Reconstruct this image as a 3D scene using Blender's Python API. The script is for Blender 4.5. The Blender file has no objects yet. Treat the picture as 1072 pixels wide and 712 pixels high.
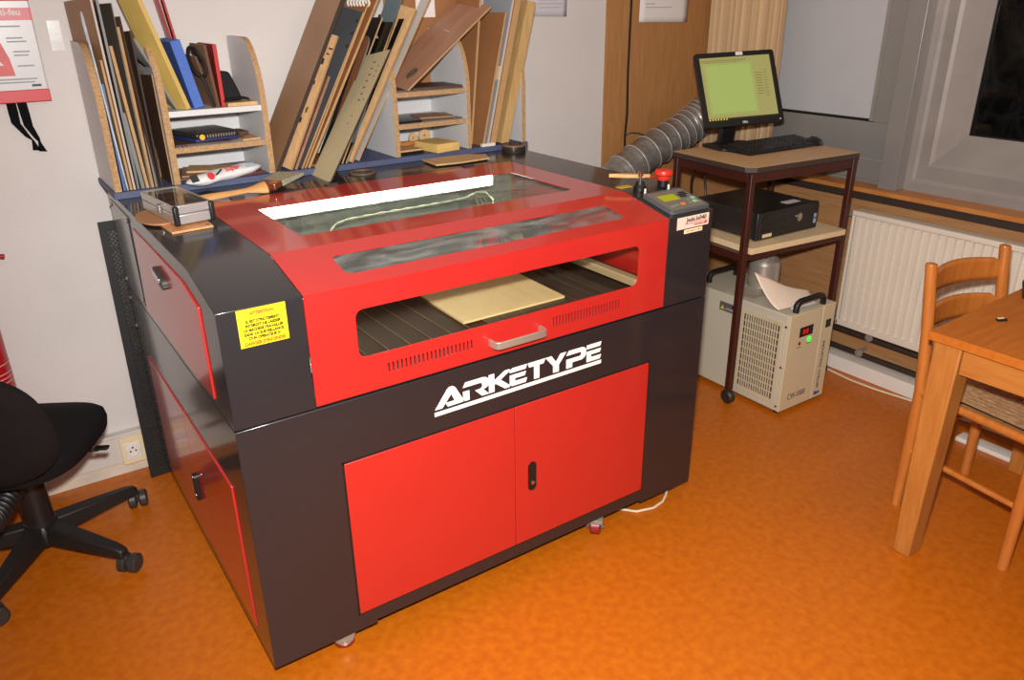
import bpy, bmesh, math, random
from mathutils import Vector, Matrix
from mathutils.geometry import tessellate_polygon
random.seed(7)
SC = bpy.context.scene
COL = SC.collection
PI = math.pi
ORG = {}

# ------------------------------------------------------------------ materials
def lin(c):
    return tuple(((v / 255) / 12.92 if v / 255 <= .04045 else ((v / 255 + .055) / 1.055) ** 2.4) for v in c) + (1,)

MATS = {}
def mat(name, col, rough=.5, metal=0., var=0., scale=8., bump=0., bscale=200., spec=.5, stretch=None, col2=None, coat=0., crough=.1):
    if name in MATS: return MATS[name]
    m = bpy.data.materials.new(name); m.use_nodes = True
    n = m.node_tree.nodes; l = m.node_tree.links; b = n['Principled BSDF']
    c = lin(col)
    b.inputs['Base Color'].default_value = c
    b.inputs['Roughness'].default_value = rough
    b.inputs['Metallic'].default_value = metal
    b.inputs['Specular IOR Level'].default_value = spec
    b.inputs['Coat Weight'].default_value = coat; b.inputs['Coat Roughness'].default_value = crough
    if var or bump:
        tc = n.new('ShaderNodeTexCoord'); mp = n.new('ShaderNodeMapping')
        l.new(tc.outputs['Object'], mp.inputs['Vector'])
        if stretch: mp.inputs['Scale'].default_value = stretch
    if var:
        t = n.new('ShaderNodeTexNoise'); t.inputs['Scale'].default_value = scale; t.inputs['Detail'].default_value = 5
        l.new(mp.outputs[0], t.inputs['Vector'])
        r = n.new('ShaderNodeValToRGB')
        r.color_ramp.elements[0].position = .3; r.color_ramp.elements[1].position = .7
        c2 = lin(col2) if col2 else tuple(v * (1 - var) for v in c[:3]) + (1,)
        c1 = c if col2 else tuple(min(1, v * (1 + var * .5)) for v in c[:3]) + (1,)
        r.color_ramp.elements[0].color = c2; r.color_ramp.elements[1].color = c1
        l.new(t.outputs['Fac'], r.inputs['Fac']); l.new(r.outputs['Color'], b.inputs['Base Color'])
    if bump:
        t2 = n.new('ShaderNodeTexNoise'); t2.inputs['Scale'].default_value = bscale; t2.inputs['Detail'].default_value = 3
        bp = n.new('ShaderNodeBump'); bp.inputs['Strength'].default_value = bump; bp.inputs['Distance'].default_value = .004
        l.new(mp.outputs[0], t2.inputs['Vector']); l.new(t2.outputs['Fac'], bp.inputs['Height']); l.new(bp.outputs[0], b.inputs['Normal'])
    MATS[name] = m
    return m

def emit(name, col, strength, base=None):
    if name in MATS: return MATS[name]
    m = bpy.data.materials.new(name); m.use_nodes = True
    b = m.node_tree.nodes['Principled BSDF']
    b.inputs['Base Color'].default_value = lin(base or col)
    b.inputs['Emission Color'].default_value = lin(col); b.inputs['Emission Strength'].default_value = strength
    b.inputs['Roughness'].default_value = .4
    MATS[name] = m
    return m

def glass(name, tint, gloss=.1, dust=.1, dustcol=(190, 195, 190), rough=.05, dscale=14.):
    """clear pane: tinted see-through, a mirror share, and a patchy film of dust"""
    m = bpy.data.materials.new(name); m.use_nodes = True
    n = m.node_tree.nodes; l = m.node_tree.links
    for x in list(n): n.remove(x)
    out = n.new('ShaderNodeOutputMaterial')
    tr = n.new('ShaderNodeBsdfTransparent'); tr.inputs[0].default_value = lin(tint)
    gl = n.new('ShaderNodeBsdfGlossy'); gl.inputs['Roughness'].default_value = rough; gl.inputs[0].default_value = (1, 1, 1, 1)
    fr = n.new('ShaderNodeFresnel'); fr.inputs[0].default_value = 1.5
    mu = n.new('ShaderNodeMath'); mu.operation = 'MULTIPLY'; mu.inputs[1].default_value = gloss * 10
    ge = n.new('ShaderNodeNewGeometry'); iv = n.new('ShaderNodeMath'); iv.operation = 'SUBTRACT'; iv.inputs[0].default_value = 1
    l.new(ge.outputs['Backfacing'], iv.inputs[1]); fm = n.new('ShaderNodeMath'); fm.operation = 'MULTIPLY'; l.new(fr.outputs[0], fm.inputs[0]); l.new(iv.outputs[0], fm.inputs[1])
    l.new(fm.outputs[0], mu.inputs[0])
    m1 = n.new('ShaderNodeMixShader'); l.new(mu.outputs[0], m1.inputs[0]); l.new(tr.outputs[0], m1.inputs[1]); l.new(gl.outputs[0], m1.inputs[2])
    d1 = n.new('ShaderNodeBsdfDiffuse'); d1.inputs[0].default_value = lin(dustcol)
    d2 = n.new('ShaderNodeBsdfTranslucent'); d2.inputs[0].default_value = lin(dustcol)
    df = n.new('ShaderNodeMixShader'); df.inputs[0].default_value = .5; l.new(d1.outputs[0], df.inputs[1]); l.new(d2.outputs[0], df.inputs[2])
    tc = n.new('ShaderNodeTexCoord'); mp = n.new('ShaderNodeMapping'); mp.inputs['Scale'].default_value = (.35, 1.2, 1)
    l.new(tc.outputs['Object'], mp.inputs[0])
    ns = n.new('ShaderNodeTexNoise'); ns.inputs['Scale'].default_value = dscale; ns.inputs['Detail'].default_value = 7; ns.inputs['Distortion'].default_value = 1.2
    l.new(mp.outputs[0], ns.inputs['Vector'])
    rp = n.new('ShaderNodeMapRange'); rp.inputs[1].default_value = .4; rp.inputs[2].default_value = .75; rp.inputs[3].default_value = dust * .35; rp.inputs[4].default_value = dust * 1.8
    l.new(ns.outputs['Fac'], rp.inputs[0])
    m2 = n.new('ShaderNodeMixShader'); l.new(rp.outputs[0], m2.inputs[0]); l.new(m1.outputs[0], m2.inputs[1]); l.new(df.outputs[0], m2.inputs[2])
    l.new(m2.outputs[0], out.inputs[0])
    MATS[name] = m
    return m

def wood(name, c1, c2, scale=6., stretch=(1, 1, 12), rough=.5, bump=.0):
    """streaky grain between two tones; stretch squeezes the noise across the grain"""
    return mat(name, c1, rough, var=.3, scale=scale, stretch=stretch, col2=c2, bump=bump)

# ------------------------------------------------------------------ mesh builder
class MB:
    def __init__(s): s.v = []; s.f = []; s.m = []; s.mi = 0
    def add(s, vs, fs):
        b = len(s.v); s.v += [tuple(v) for v in vs]
        for f in fs: s.f.append(tuple(b + i for i in f)); s.m.append(s.mi)
        return s
    def hexa(s, p):
        """eight corners: bottom ring 0-3, top ring 4-7"""
        return s.add(p, [(0, 3, 2, 1), (4, 5, 6, 7), (0, 1, 5, 4), (1, 2, 6, 5), (2, 3, 7, 6), (3, 0, 4, 7)])
    def box(s, x0, x1, y0, y1, z0, z1):
        return s.hexa([(x0, y0, z0), (x1, y0, z0), (x1, y1, z0), (x0, y1, z0), (x0, y0, z1), (x1, y0, z1), (x1, y1, z1), (x0, y1, z1)])
    def obox(s, c, X, Y, Z):
        """box about centre c with half-axis vectors X, Y, Z"""
        c, X, Y, Z = map(Vector, (c, X, Y, Z))
        return s.hexa([c - X - Y - Z, c + X - Y - Z, c + X + Y - Z, c - X + Y - Z, c - X - Y + Z, c + X - Y + Z, c + X + Y + Z, c - X + Y + Z])
    def prism(s, poly, fn, a0, a1):
        """2-D polygon swept from a0 to a1; fn(u, v, a) gives the point"""
        n = len(poly)
        vs = [fn(u, v, a0) for u, v in poly] + [fn(u, v, a1) for u, v in poly]
        fs = [tuple(range(n))[::-1], tuple(range(n, 2 * n))] + [(i, (i + 1) % n, n + (i + 1) % n, n + i) for i in range(n)]
        return s.add(vs, fs)
    def cyl(s, p0, p1, r0, r1=None, n=16, caps=True):
        r1 = r0 if r1 is None else r1
        p0, p1 = Vector(p0), Vector(p1); d = (p1 - p0).normalized()
        a = d.orthogonal().normalized(); b = d.cross(a)
        vs = [p0 + (a * math.cos(2 * PI * i / n) + b * math.sin(2 * PI * i / n)) * r0 for i in range(n)]
        vs += [p1 + (a * math.cos(2 * PI * i / n) + b * math.sin(2 * PI * i / n)) * r1 for i in range(n)]
        fs = [(i, (i + 1) % n, n + (i + 1) % n, n + i) for i in range(n)]
        if caps: fs += [tuple(range(n))[::-1], tuple(range(n, 2 * n))]
        return s.add(vs, fs)
    def lathe(s, c, prof, axis=(0, 0, 1), n=24, closed=True):
        """profile [(r, h)] about an axis through c"""
        c = Vector(c); d = Vector(axis).normalized(); a = d.orthogonal().normalized(); b = d.cross(a)
        vs = []
        for r, h in prof:
            for i in range(n):
                t = 2 * PI * i / n
                vs.append(c + d * h + (a * math.cos(t) + b * math.sin(t)) * r)
        fs = []
        for k in range(len(prof) - 1):
            for i in range(n):
                j = (i + 1) % n
                fs.append((k * n + i, k * n + j, (k + 1) * n + j, (k + 1) * n + i))
        if closed:
            fs.append(tuple(range(n))[::-1]); m = (len(prof) - 1) * n; fs.append(tuple(range(m, m + n)))
        return s.add(vs, fs)
    def tube(s, path, r, n=10, caps=True, flat=None):
        """tube along a polyline; r a number or a list; flat = (ratio) squashes along the second axis"""
        P = [Vector(p) for p in path]; k = len(P)
        R = r if isinstance(r, (list, tuple)) else [r] * k
        vs = []; up = None
        for i, p in enumerate(P):
            d = (P[min(i + 1, k - 1)] - P[max(i - 1, 0)]).normalized()
            if up is None: up = d.orthogonal().normalized()
            a = (up - d * up.dot(d))
            a = a.normalized() if a.length > 1e-6 else d.orthogonal().normalized()
            up = a; b = d.cross(a)
            for j in range(n):
                t = 2 * PI * j / n
                vs.append(p + (a * math.cos(t) + b * math.sin(t) * (flat or 1)) * R[i])
        fs = []
        for i in range(k - 1):
            for j in range(n):
                q = (j + 1) % n
                fs.append((i * n + j, i * n + q, (i + 1) * n + q, (i + 1) * n + j))
        if caps: fs += [tuple(range(n))[::-1], tuple(range((k - 1) * n, k * n))]
        return s.add(vs, fs)
    def grid(s, fn, nu, nv):
        vs = [fn(i / nu, j / nv) for j in range(nv + 1) for i in range(nu + 1)]
        fs = [(j * (nu + 1) + i, j * (nu + 1) + i + 1, (j + 1) * (nu + 1) + i + 1, (j + 1) * (nu + 1) + i) for j in range(nv) for i in range(nu)]
        return s.add(vs, fs)
    def plate(s, outer, holes, o, U, V, th):
        """flat plate with holes: 2-D loops in the plane o + u U + v V, th thick along U x V"""
        o, U, V = Vector(o), Vector(U), Vector(V); N = U.cross(V).normalized()
        loops = [outer] + list(holes)
        tri = tessellate_polygon([[Vector((a, b, 0)) for a, b in L] for L in loops])
        flat = [q for L in loops for q in L]; n = len(flat)
        vs = [o + U * a + V * b for a, b in flat] + [o + U * a + V * b + N * th for a, b in flat]
        fs = []
        for t in tri:
            a, b, c = [Vector(flat[i] + (0,)) for i in t]
            if (b - a).cross(c - a).z < 0: t = t[::-1]
            fs.append((t[2], t[1], t[0])); fs.append((n + t[0], n + t[1], n + t[2]))
        k = 0
        for L in loops:
            m = len(L)
            for i in range(m):
                j = (i + 1) % m; fs.append((k + i, k + j, n + k + j, n + k + i))
            k += m
        return s.add(vs, fs)
    def build(s, name, mats, parent=None, bevel=0., seg=2, smooth=True, subsurf=0, angle=35, solid=0.):
        me = bpy.data.meshes.new(name)
        o0 = ORG.get(parent.name, Vector((0, 0, 0))) if parent else Vector((0, 0, 0))
        me.from_pydata([Vector(v) - o0 for v in s.v], [], s.f)
        for m in (mats if isinstance(mats, (list, tuple)) else [mats]): me.materials.append(m)
        for p, i in zip(me.polygons, s.m): p.material_index = i
        bm = bmesh.new(); bm.from_mesh(me); bmesh.ops.recalc_face_normals(bm, faces=bm.faces); bm.to_mesh(me); bm.free()
        if smooth:
            for p in me.polygons: p.use_smooth = True
            me.set_sharp_from_angle(angle=math.radians(angle))
        o = bpy.data.objects.new(name, me); COL.objects.link(o)
        if solid:
            md = o.modifiers.new('solid', 'SOLIDIFY'); md.thickness = solid; md.offset = 0
        if subsurf:
            md = o.modifiers.new('sub', 'SUBSURF'); md.levels = md.render_levels = subsurf
        if bevel:
            md = o.modifiers.new('bevel', 'BEVEL'); md.width = bevel; md.segments = seg; md.limit_method = 'ANGLE'; md.angle_limit = math.radians(40)
        if parent:
            o.parent = parent; ORG[o.name] = o0
        return o

def rrect(x0, x1, y0, y1, r, n=6):
    pts = []
    for cx, cy, a in ((x1 - r, y1 - r, 0), (x0 + r, y1 - r, 90), (x0 + r, y0 + r, 180), (x1 - r, y0 + r, 270)):
        for i in range(n + 1):
            t = math.radians(a + 90 * i / n); pts.append((cx + r * math.cos(t), cy + r * math.sin(t)))
    return pts

def thing(name, label, cat, loc=(0, 0, 0), group=None):
    o = bpy.data.objects.new(name, None); COL.objects.link(o); o.location = loc
    o.empty_display_size = .05
    ORG[o.name] = Vector(loc); tag(o, label, cat, group)
    return o

def tag(o, label, cat, group=None, kind=None):
    o['label'] = label; o['category'] = cat
    if group: o['group'] = group
    if kind: o['kind'] = kind
    return o

def struct(o, label=None):
    o['kind'] = 'structure'
    if label: o['label'] = label
    return o

def text(name, s, size, m, parent, o, U, V, align='CENTER', depth=.0004, bold=0., sx=1., fit=0.):
    cu = bpy.data.curves.new('tmp', 'FONT'); cu.body = s; cu.size = size; cu.align_x = align; cu.extrude = depth; cu.offset = bold
    cu.resolution_u = 3
    ob = bpy.data.objects.new('tmp', cu); COL.objects.link(ob)
    bpy.context.view_layer.update()
    me = bpy.data.meshes.new_from_object(ob.evaluated_get(bpy.context.evaluated_depsgraph_get()))
    bpy.data.objects.remove(ob); bpy.data.curves.remove(cu)
    me.name = name
    U, V = Vector(U).normalized(), Vector(V).normalized(); N = U.cross(V)
    if fit: sx = fit / (max(v.co.x for v in me.vertices) - min(v.co.x for v in me.vertices))
    o0 = ORG.get(parent.name, Vector((0, 0, 0))) if parent else Vector((0, 0, 0))
    for v in me.vertices:
        v.co = Vector(o) + U * v.co.x * sx + V * v.co.y + N * v.co.z - o0
    me.materials.clear(); me.materials.append(m)
    ob = bpy.data.objects.new(name, me); COL.objects.link(ob)
    if parent: ob.parent = parent; ORG[ob.name] = o0
    return ob

XZ = lambda y0=0: (lambda u, v, a: (u, a, v))     # polygon in x-z swept along y
YZ = lambda u, v, a: (a, u, v)                     # polygon in y-z swept along x
XY = lambda u, v, a: (u, v, a)                     # polygon in x-y swept along z
UX, UY, UZ = Vector((1, 0, 0)), Vector((0, 1, 0)), Vector((0, 0, 1))
# ------------------------------------------------------------------ palette
M_wall = mat('white plaster', (206, 199, 195), .85, var=.05, scale=3, bump=.25, bscale=260)
M_floor = mat('orange linoleum', (194, 104, 12), .42, var=.3, scale=38, col2=(174, 86, 6), bump=.02, bscale=300)
M_ceil = mat('ceiling white', (225, 220, 212), .9, var=.03)
M_panel = wood('brown wall veneer', (180, 130, 80), (162, 112, 64), 9, (14, 1, .7), .45)
M_panelR = wood('brown dado veneer', (176, 130, 86), (154, 108, 66), 9, (1, .7, 14), .5)
M_sill = wood('orange sill wood', (190, 126, 64), (172, 108, 50), 9, (12, .8, 1), .4)
M_alu = mat('brushed aluminium frame', (154, 151, 148), .4, .45, var=.06, scale=5, stretch=(1, 1, .1))
M_alu2 = mat('pale window frame', (150, 143, 138), .4, .25, var=.12, scale=6)
M_black = mat('black plastic', (20, 19, 19), .45, var=.1, scale=30)
M_dgrey = mat('dark grey plastic', (52, 51, 51), .5, var=.08, scale=20)
M_white = mat('white plastic', (222, 214, 204), .5, var=.03)
M_cream = mat('cream plastic', (226, 205, 165), .5, var=.03)
M_chrome = mat('bright steel', (205, 200, 195), .22, 1., var=.05)
M_zinc = mat('zinc plated steel', (150, 142, 130), .55, .35, var=.1, scale=40)
M_alucase = mat('case aluminium', (200, 198, 196), .35, .7, var=.05)
M_paper = mat('white paper', (226, 218, 214), .85, var=.03)
M_ink = mat('grey print', (160, 158, 164), .8, var=.03)
M_brownedge = mat('burnt edge and shade', (48, 34, 26), .7, var=.2, scale=60)  # also colours the shade strip under the window sill
M_red = mat('red paint', (182, 36, 32), .38, var=.02, coat=.7, crough=.09)
M_coal = mat('charcoal paint', (33, 32, 35), .45, var=.03, spec=.35, coat=.75, crough=.11)
M_redp = mat('red plastic', (214, 48, 34), .35, var=.03)

YW, XW, H = 1.32, 2.86, 2.6
X0, YN = -1.7, -3.0
# ------------------------------------------------------------------ the room shell
struct(MB().box(X0 - .1, 3.1, YN - .1, YW + .12, -.1, 0).build('floor', M_floor))
struct(MB().box(X0 - .1, 3.1, YN - .1, YW + .12, H, H + .1).build('ceiling', M_ceil))
struct(MB().box(X0 - .1, 2.156, YW, YW + .12, 0, H).build('wall_back', M_wall))
struct(MB().box(X0 - .1, X0, YN - .1, YW, 0, H).build('wall_left', M_wall))
struct(MB().box(X0, 3.1, YN - .1, YN, 0, H).build('wall_front', M_wall))
# veneered part of the back wall: a narrow strip, a dark joint, then a wide sheet
w = MB(); w.box(2.156, 2.288, YW - .012, YW + .12, 0, H); w.box(2.3, 3.1, YW - .012, YW + .12, 0, H)
w.mi = 1; w.box(2.288, 2.3, YW + .01, YW + .12, 0, H)
struct(w.build('wall_back_veneer', [M_panel, M_brownedge]))
# window wall: veneer below the sill, plaster beyond the windows
w = MB(); w.box(XW, 3.1, YN, YW - .012, 0, .83); w.mi = 1
w.box(2.97, 3.1, YN, -1.3, .83, H); w.box(2.97, 3.1, -1.3, YW - .012, 2.3, H)
struct(w.build('wall_right', [M_panelR, M_wall]))
struct(MB().box(2.785, 3.0, YN, YW - .012, .828, .848).build('trim_1', M_sill, bevel=.003))
w = MB(); w.box(2.8, 2.86, YN, YW - .012, .796, .828); struct(w.build('trim_shade', M_brownedge))  # dark strip: the shaded gap under the sill, put into the colour
# cable trunking / skirting of the back wall, left of the machine, in three members
w = MB(); w.box(X0, 2.15, 1.29, YW, .05, .162); w.box(X0, 2.15, 1.284, YW, .158, .168); w.mi = 1; w.box(X0, 2.15, 1.298, YW, 0, .05)
struct(w.build('baseboard_back', [mat('trunking', (205, 196, 188), .6, var=.04), mat('skirting', (212, 200, 182), .7, var=.18, scale=9)], bevel=.002))
struct(MB().box(2.775, XW, YN, .9, 0, .066).build('baseboard_right', M_white, bevel=.003))

# ---- window 1: a white infill panel in an aluminium frame
w1 = MB()
w1.box(2.885, 2.93, .29, 1.30, .848, 1.105)            # deep bottom rail
w1.box(2.875, 2.885, .325, 1.30, .865, .955)
w1.box(2.885, 2.93, .29, .405, 1.105, 2.3)             # right stile
w1.box(2.885, 2.93, 1.25, 1.30, 1.105, 2.3)
w1.box(2.885, 2.93, .30, 1.30, 2.25, 2.3)
w1 = struct(w1.build('window_1', M_alu, bevel=.003))
MB().box(2.905, 2.92, .425, 1.25, 1.115, 2.25).build('infill_panel', mat('white infill panel', (178, 178, 181), .5, var=.02), w1)
w = MB(); w.box(2.893, 2.906, .405, .428, 1.108, 2.25); w.build('glazing_bead', M_alu2, w1)
w = MB(); w.box(2.9, 2.906, .428, 1.25, 1.105, 1.116); w.build('gasket', M_black, w1)
# ---- mullion between the two windows
w = MB(); w.box(2.83, 2.95, .222, .302, .8484, 2.3)
struct(w.build('trim_3', M_alu, bevel=.002))
# ---- window 2: dark panes in a pale stepped frame
Y1, Y0 = .222, -1.3
w2 = MB()
prof = [(2.895, .848), (2.895, .885), (2.905, .9), (2.905, .955), (2.915, .972), (2.97, 1.045), (2.975, 1.085), (3.0, 1.085), (3.0, .848)]
w2.prism(prof, lambda u, v, a: (u, a, v), Y0, Y1)                               # bottom member
profj = [(u + .0011, .2225 - (v - .848) * .78) for u, v in prof]
w2.prism(profj, lambda u, v, a: (u, v, a), .848, 2.3)                           # left jamb, same steps
w2.box(2.905, 3.0, Y0, Y1, 2.2, 2.3); w2.box(2.905, 3.0, Y0, Y0 + .2, .848, 2.3)
w2 = struct(w2.build('window_2', M_alu2, smooth=False))
MB().box(2.985, 2.991, Y0 + .1, .09, 1.05, 2.25).build('pane', glass('dark pane glass', (150, 152, 155), .1, .02), w2)
w = MB(); w.box(2.976, 2.988, Y0 + .1, .04, 1.083, 1.091); w.box(2.976, 2.988, .033, .041, 1.083, 2.2); w.build('gasket', M_black, w2)
# night outside the pane
struct(MB().box(3.6, 3.65, -4, 3, -.5, 3.5).build('exterior_night', mat('night facade', (12, 12, 14), .9, var=.6, scale=1.5)))

# ---- curtain in the corner
c = MB()
def cf(u, v):
    y = 1.285 - u * .445
    x = 2.795 + .034 * math.sin(u * 74 + 1.2 * math.sin(u * 9)) + .012 * math.sin(u * 23 + 1) - .01 * (1 - v) * math.sin(u * 30)
    return (x, y, .86 + v * 1.6)
c.grid(cf, 120, 6)
tag(c.build('curtain', mat('beige curtain cloth', (206, 172, 132), .85, var=.06, scale=30, stretch=(1, 1, .1)), solid=.003, angle=80),
    'beige pleated curtain hanging in the corner behind the monitor', 'curtain')

# ---- radiator
r = thing('radiator', 'white ribbed panel radiator under the dark window', 'radiator', (2.82, -.2, .21))
ry0, ry1 = -.80, .37
fp = MB(); n = 32; prof = []
for i in range(n + 1):
    y = ry1 - .02 - (ry1 - ry0 - .04) * i / n
    for a, d in ((.0, .0), (.3, .0), (.40, .013), (.90, .013)):
        prof.append((2.792 + d, y - a * (ry1 - ry0 - .04) / n))
prof = [(u, max(v, ry0 + .012)) for u, v in prof]
prof += [(2.82, ry0 + .012), (2.82, ry1 - .012)]
fp.prism(prof, lambda u, v, a: (u, v, a), .235, .722)
M_rad = mat('radiator enamel', (216, 204, 188), .4, var=.04, scale=4)
fp.build('panel', M_rad, r, angle=25)
MB().box(2.788, 2.85, ry0, ry1, .722, .745).build('top_cover', M_rad, r, bevel=.004)
MB().box(2.79, 2.826, ry0, ry1, .21, .236).build('bottom_edge', M_rad, r, bevel=.004)
MB().box(2.79, 2.85, ry1 - .012, ry1, .21, .74).build('side_cover', M_rad, r, bevel=.003)
MB().box(2.79, 2.85, ry0, ry0 + .012, .21, .74).build('side_cover', M_rad, r, bevel=.003)
w = MB(); w.cyl((2.81, ry1, .72), (2.81, ry1 + .022, .72), .011); w.build('bleed_valve', M_zinc, r)
w = MB(); w.cyl((2.81, ry1 - .03, .225), (2.81, ry1 + .04, .225), .011); w.cyl((2.81, ry1 + .03, .23), (2.81, ry1 + .03, .15), .009); w.cyl((2.81, ry1 + .015, .225), (2.81, ry1 + .045, .225), .017, n=6)
w.build('valve', M_zinc, r)
# ---- heating pipes along the wall
M_pipe = mat('dark painted pipe', (52, 40, 34), .45, var=.15, scale=14)
for z, nm in ((.182, 'upper dark heating pipe running under the radiator with a wall clip'), (.095, 'lower dark heating pipe above the white skirting duct')):
    p = thing('heating_pipe', nm, 'pipe', (2.82, 0, z))
    w = MB(); w.tube([(2.82, y, z) for y in (1.28, .5, -.2, -1, -1.8, -2.8)], .0135, 12); w.build('pipe', M_pipe, p)
    yc = .2 if z > .1 else .235
    w = MB(); w.cyl((2.80, yc, z + .022), (2.86, yc, z + .022), .006, n=10); w.lathe((2.795, yc, z + .012), [(.0, 0), (.017, .002), (.019, .009), (.012, .016), (.0, .018)], (1, 0, 0), 14, False)
    w.build('clip', M_zinc, p)
# ---- cable on the floor beside the chiller, and white trunking offcut under the chair
w = MB(); w.tube([(2.765, .75, .006), (2.758, .5, .006), (2.735, .33, .006), (2.72, .2, .006), (2.726, .08, .006), (2.748, -.04, .006), (2.764, -.14, .006), (2.766, -.7, .006)], .0045, 8)
tag(w.build('floor_cable', mat('pale cable', (214, 200, 170), .5, var=.03)), 'thin pale cable lying along the foot of the white skirting duct', 'cable')
w = MB(); w.prism(rrect(-.033, .033, 0, .018, .004, 3), lambda u, v, a: (2.62 + u * .98 + a * .01, -.45 - a, v), -.105, .105)
tag(w.build('trunking_offcut', M_white), 'short flat white bar lying on the floor under the straw-seated chair', 'bar')

# ---- wall socket in the trunking
s = thing('wall_socket', 'cream wall socket set in the white trunking beside the office chair', 'socket', (-.09, 1.29, .09))
MB().box(-.128, -.048, 1.280, 1.292, .043, .15).build('plate', M_cream, s, bevel=.002)
MB().box(-.117, -.062, 1.277, 1.283, .062, .128).build('insert', M_white, s, bevel=.002)
w = MB(); w.lathe((-.0895, 1.2772, .096), [(.0255, 0), (.0255, .002), (.021, .003), (.019, -.002), (.0, -.002)], (0, -1, 0), 28, False); w.build('socket_ring', M_white, s)
w = MB()
for dx, dz in ((-.0095, 0), (.0095, 0)): w.cyl((-.0895 + dx, 1.279, .094 + dz), (-.0895 + dx, 1.2745, .094 + dz), .003, n=10)
w.cyl((-.0895, 1.28, .109), (-.0895, 1.2725, .109), .003, n=10)
w.build('pin_hole', M_black, s)

# ---- fire blanket pouch on the wall
p = thing('fire_blanket_pouch', 'red and white fire blanket pouch on the wall with two black pull straps', 'fire blanket', (-.24, 1.31, 1.34))
M_prd = mat('pouch red', (196, 38, 44), .4, var=.03)
px0, px1, pz0, pz1 = -.40, -.088, 1.335, 1.66
MB().box(px0, px1, 1.296, 1.32, pz0, pz1).build('pouch', mat('pouch film', (198, 196, 196), .3, var=.04), p, bevel=.004)
w = MB(); w.box(px0 - .001, px1 + .001, 1.293, 1.321, pz0 - .002, pz0 + .034); w.build('red_band', M_prd, p, bevel=.002)
w = MB(); w.box(px0, px1 + .0005, 1.2945, 1.3, pz1 - .045, pz1); w.build('red_band', M_prd, p, bevel=.002)
w = MB(); w.box(px0, px1 - .001, 1.2948, 1.3, 1.563, 1.597); w.build('title_band', mat('faded red print', (198, 92, 98), .4, var=.03), p)
w = MB(); w.box(px1 - .006, px1, 1.2940, 1.3, 1.563, 1.597); w.build('title_band_end', M_prd, p)
text('lettering', 'Anti-feu', .025, M_paper, p, (-.116, 1.2944, 1.577), UX, UZ, 'RIGHT', bold=.0006)
w = MB(); w.prism([(-.30, 1.41), (-.166, 1.41), (-.172, 1.46), (-.195, 1.535), (-.30, 1.535)], lambda u, v, a: (u, a, v), 1.2946, 1.3); w.build('picture_panel', mat('red pictogram', (206, 92, 92), .5, var=.15, scale=40), p)
w = MB(); w.prism([(-.235, 1.44), (-.19, 1.44), (-.205, 1.462)], lambda u, v, a: (u, a, v), 1.2943, 1.296); w.build('pictogram', M_paper, p)
w = MB()
for z, a, b in ((1.545, -.18, -.125), (1.513, -.168, -.125), (1.503, -.168, -.118), (1.475, -.158, -.115), (1.465, -.158, -.12), (1.435, -.155, -.112), (1.398, -.23, -.112), (1.389, -.23, -.12)):
    w.box(a, b, 1.2946, 1.297, z, z + .004)
w.build('printed_lines', M_ink, p)
w = MB(); w.box(-.13, -.105, 1.2946, 1.297, 1.377, 1.384); w.build('printed_mark', M_dgrey, p)
for a, b, e in (((-.196, 1.335), (-.196, 1.275), (-.158, 1.19)), ((-.168, 1.335), (-.165, 1.265), (-.142, 1.185))):
    w = MB()
    pts = [a, ((a[0] + b[0]) / 2, (a[1] + b[1]) / 2), b, ((b[0] + e[0]) / 2 + .004, (b[1] + e[1]) / 2), (e[0] - .004, e[1] + .03), e]
    wd = [.013, .013, .012, .0075, .0035, .011]
    L = [(x - q, z) for (x, z), q in zip(pts, wd)]; Rr = [(x + q, z - .003) for (x, z), q in zip(pts, wd)]
    for i in range(5):
        w.hexa([(L[i + 1][0], 1.306, L[i + 1][1]), (Rr[i + 1][0], 1.306, Rr[i + 1][1]), (Rr[i + 1][0], 1.309, Rr[i + 1][1]), (L[i + 1][0], 1.309, L[i + 1][1]),
                (L[i][0], 1.306, L[i][1]), (Rr[i][0], 1.306, Rr[i][1]), (Rr[i][0], 1.309, Rr[i][1]), (L[i][0], 1.309, L[i][1])])
    w.build('pull_strap', mat('black webbing', (16, 16, 17), .95, spec=.1), p)
w = MB(); w.box(-.052, -.018, 1.3175, 1.3195, 1.475, 1.56)
tag(w.build('clear_tape', glass('clear tape', (240, 240, 240), .5, .25, (235, 232, 230), .25)), 'strip of clear tape stuck on the white wall left of the rack', 'tape')
# ---- fire extinguisher, cut by the left edge
e = thing('fire_extinguisher', 'red fire extinguisher hanging on the wall at the left edge behind the office chair', 'fire extinguisher', (-.455, 1.23, .35))
w = MB(); w.lathe((-.455, 1.235, .33), [(.02, 0), (.065, .008), (.072, .03), (.072, .40), (.06, .45), (.03, .475), (.018, .48)], n=32); w.build('cylinder', mat('extinguisher red', (176, 24, 26), .3, var=.04), e)
w = MB(); w.lathe((-.455, 1.235, .81), [(.018, 0), (.022, .01), (.022, .05), (.01, .06)], n=16); w.box(-.47, -.44, 1.15, 1.235, .86, .875); w.build('valve', M_black, e)
w = MB(); w.tube([(-.44, 1.24, .845), (-.39, 1.25, .885), (-.35, 1.25, .895), (-.318, 1.25, .888)], [.008, .008, .0085, .007], 10); w.build('hose', mat('hose red', (150, 22, 26), .4, var=.1), e)
w = MB(); w.box(-.47, -.44, 1.3, 1.32, .5, .7); w.build('bracket', M_zinc, e)
w = MB()
for z in (.5, .515, .53, .56): w.lathe((-.455, 1.235, z), [(.0724, 0), (.0724, .004)], n=32, closed=False)
w.build('printed_lines', mat('extinguisher print', (226, 150, 150), .5, var=.03), e)

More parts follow.
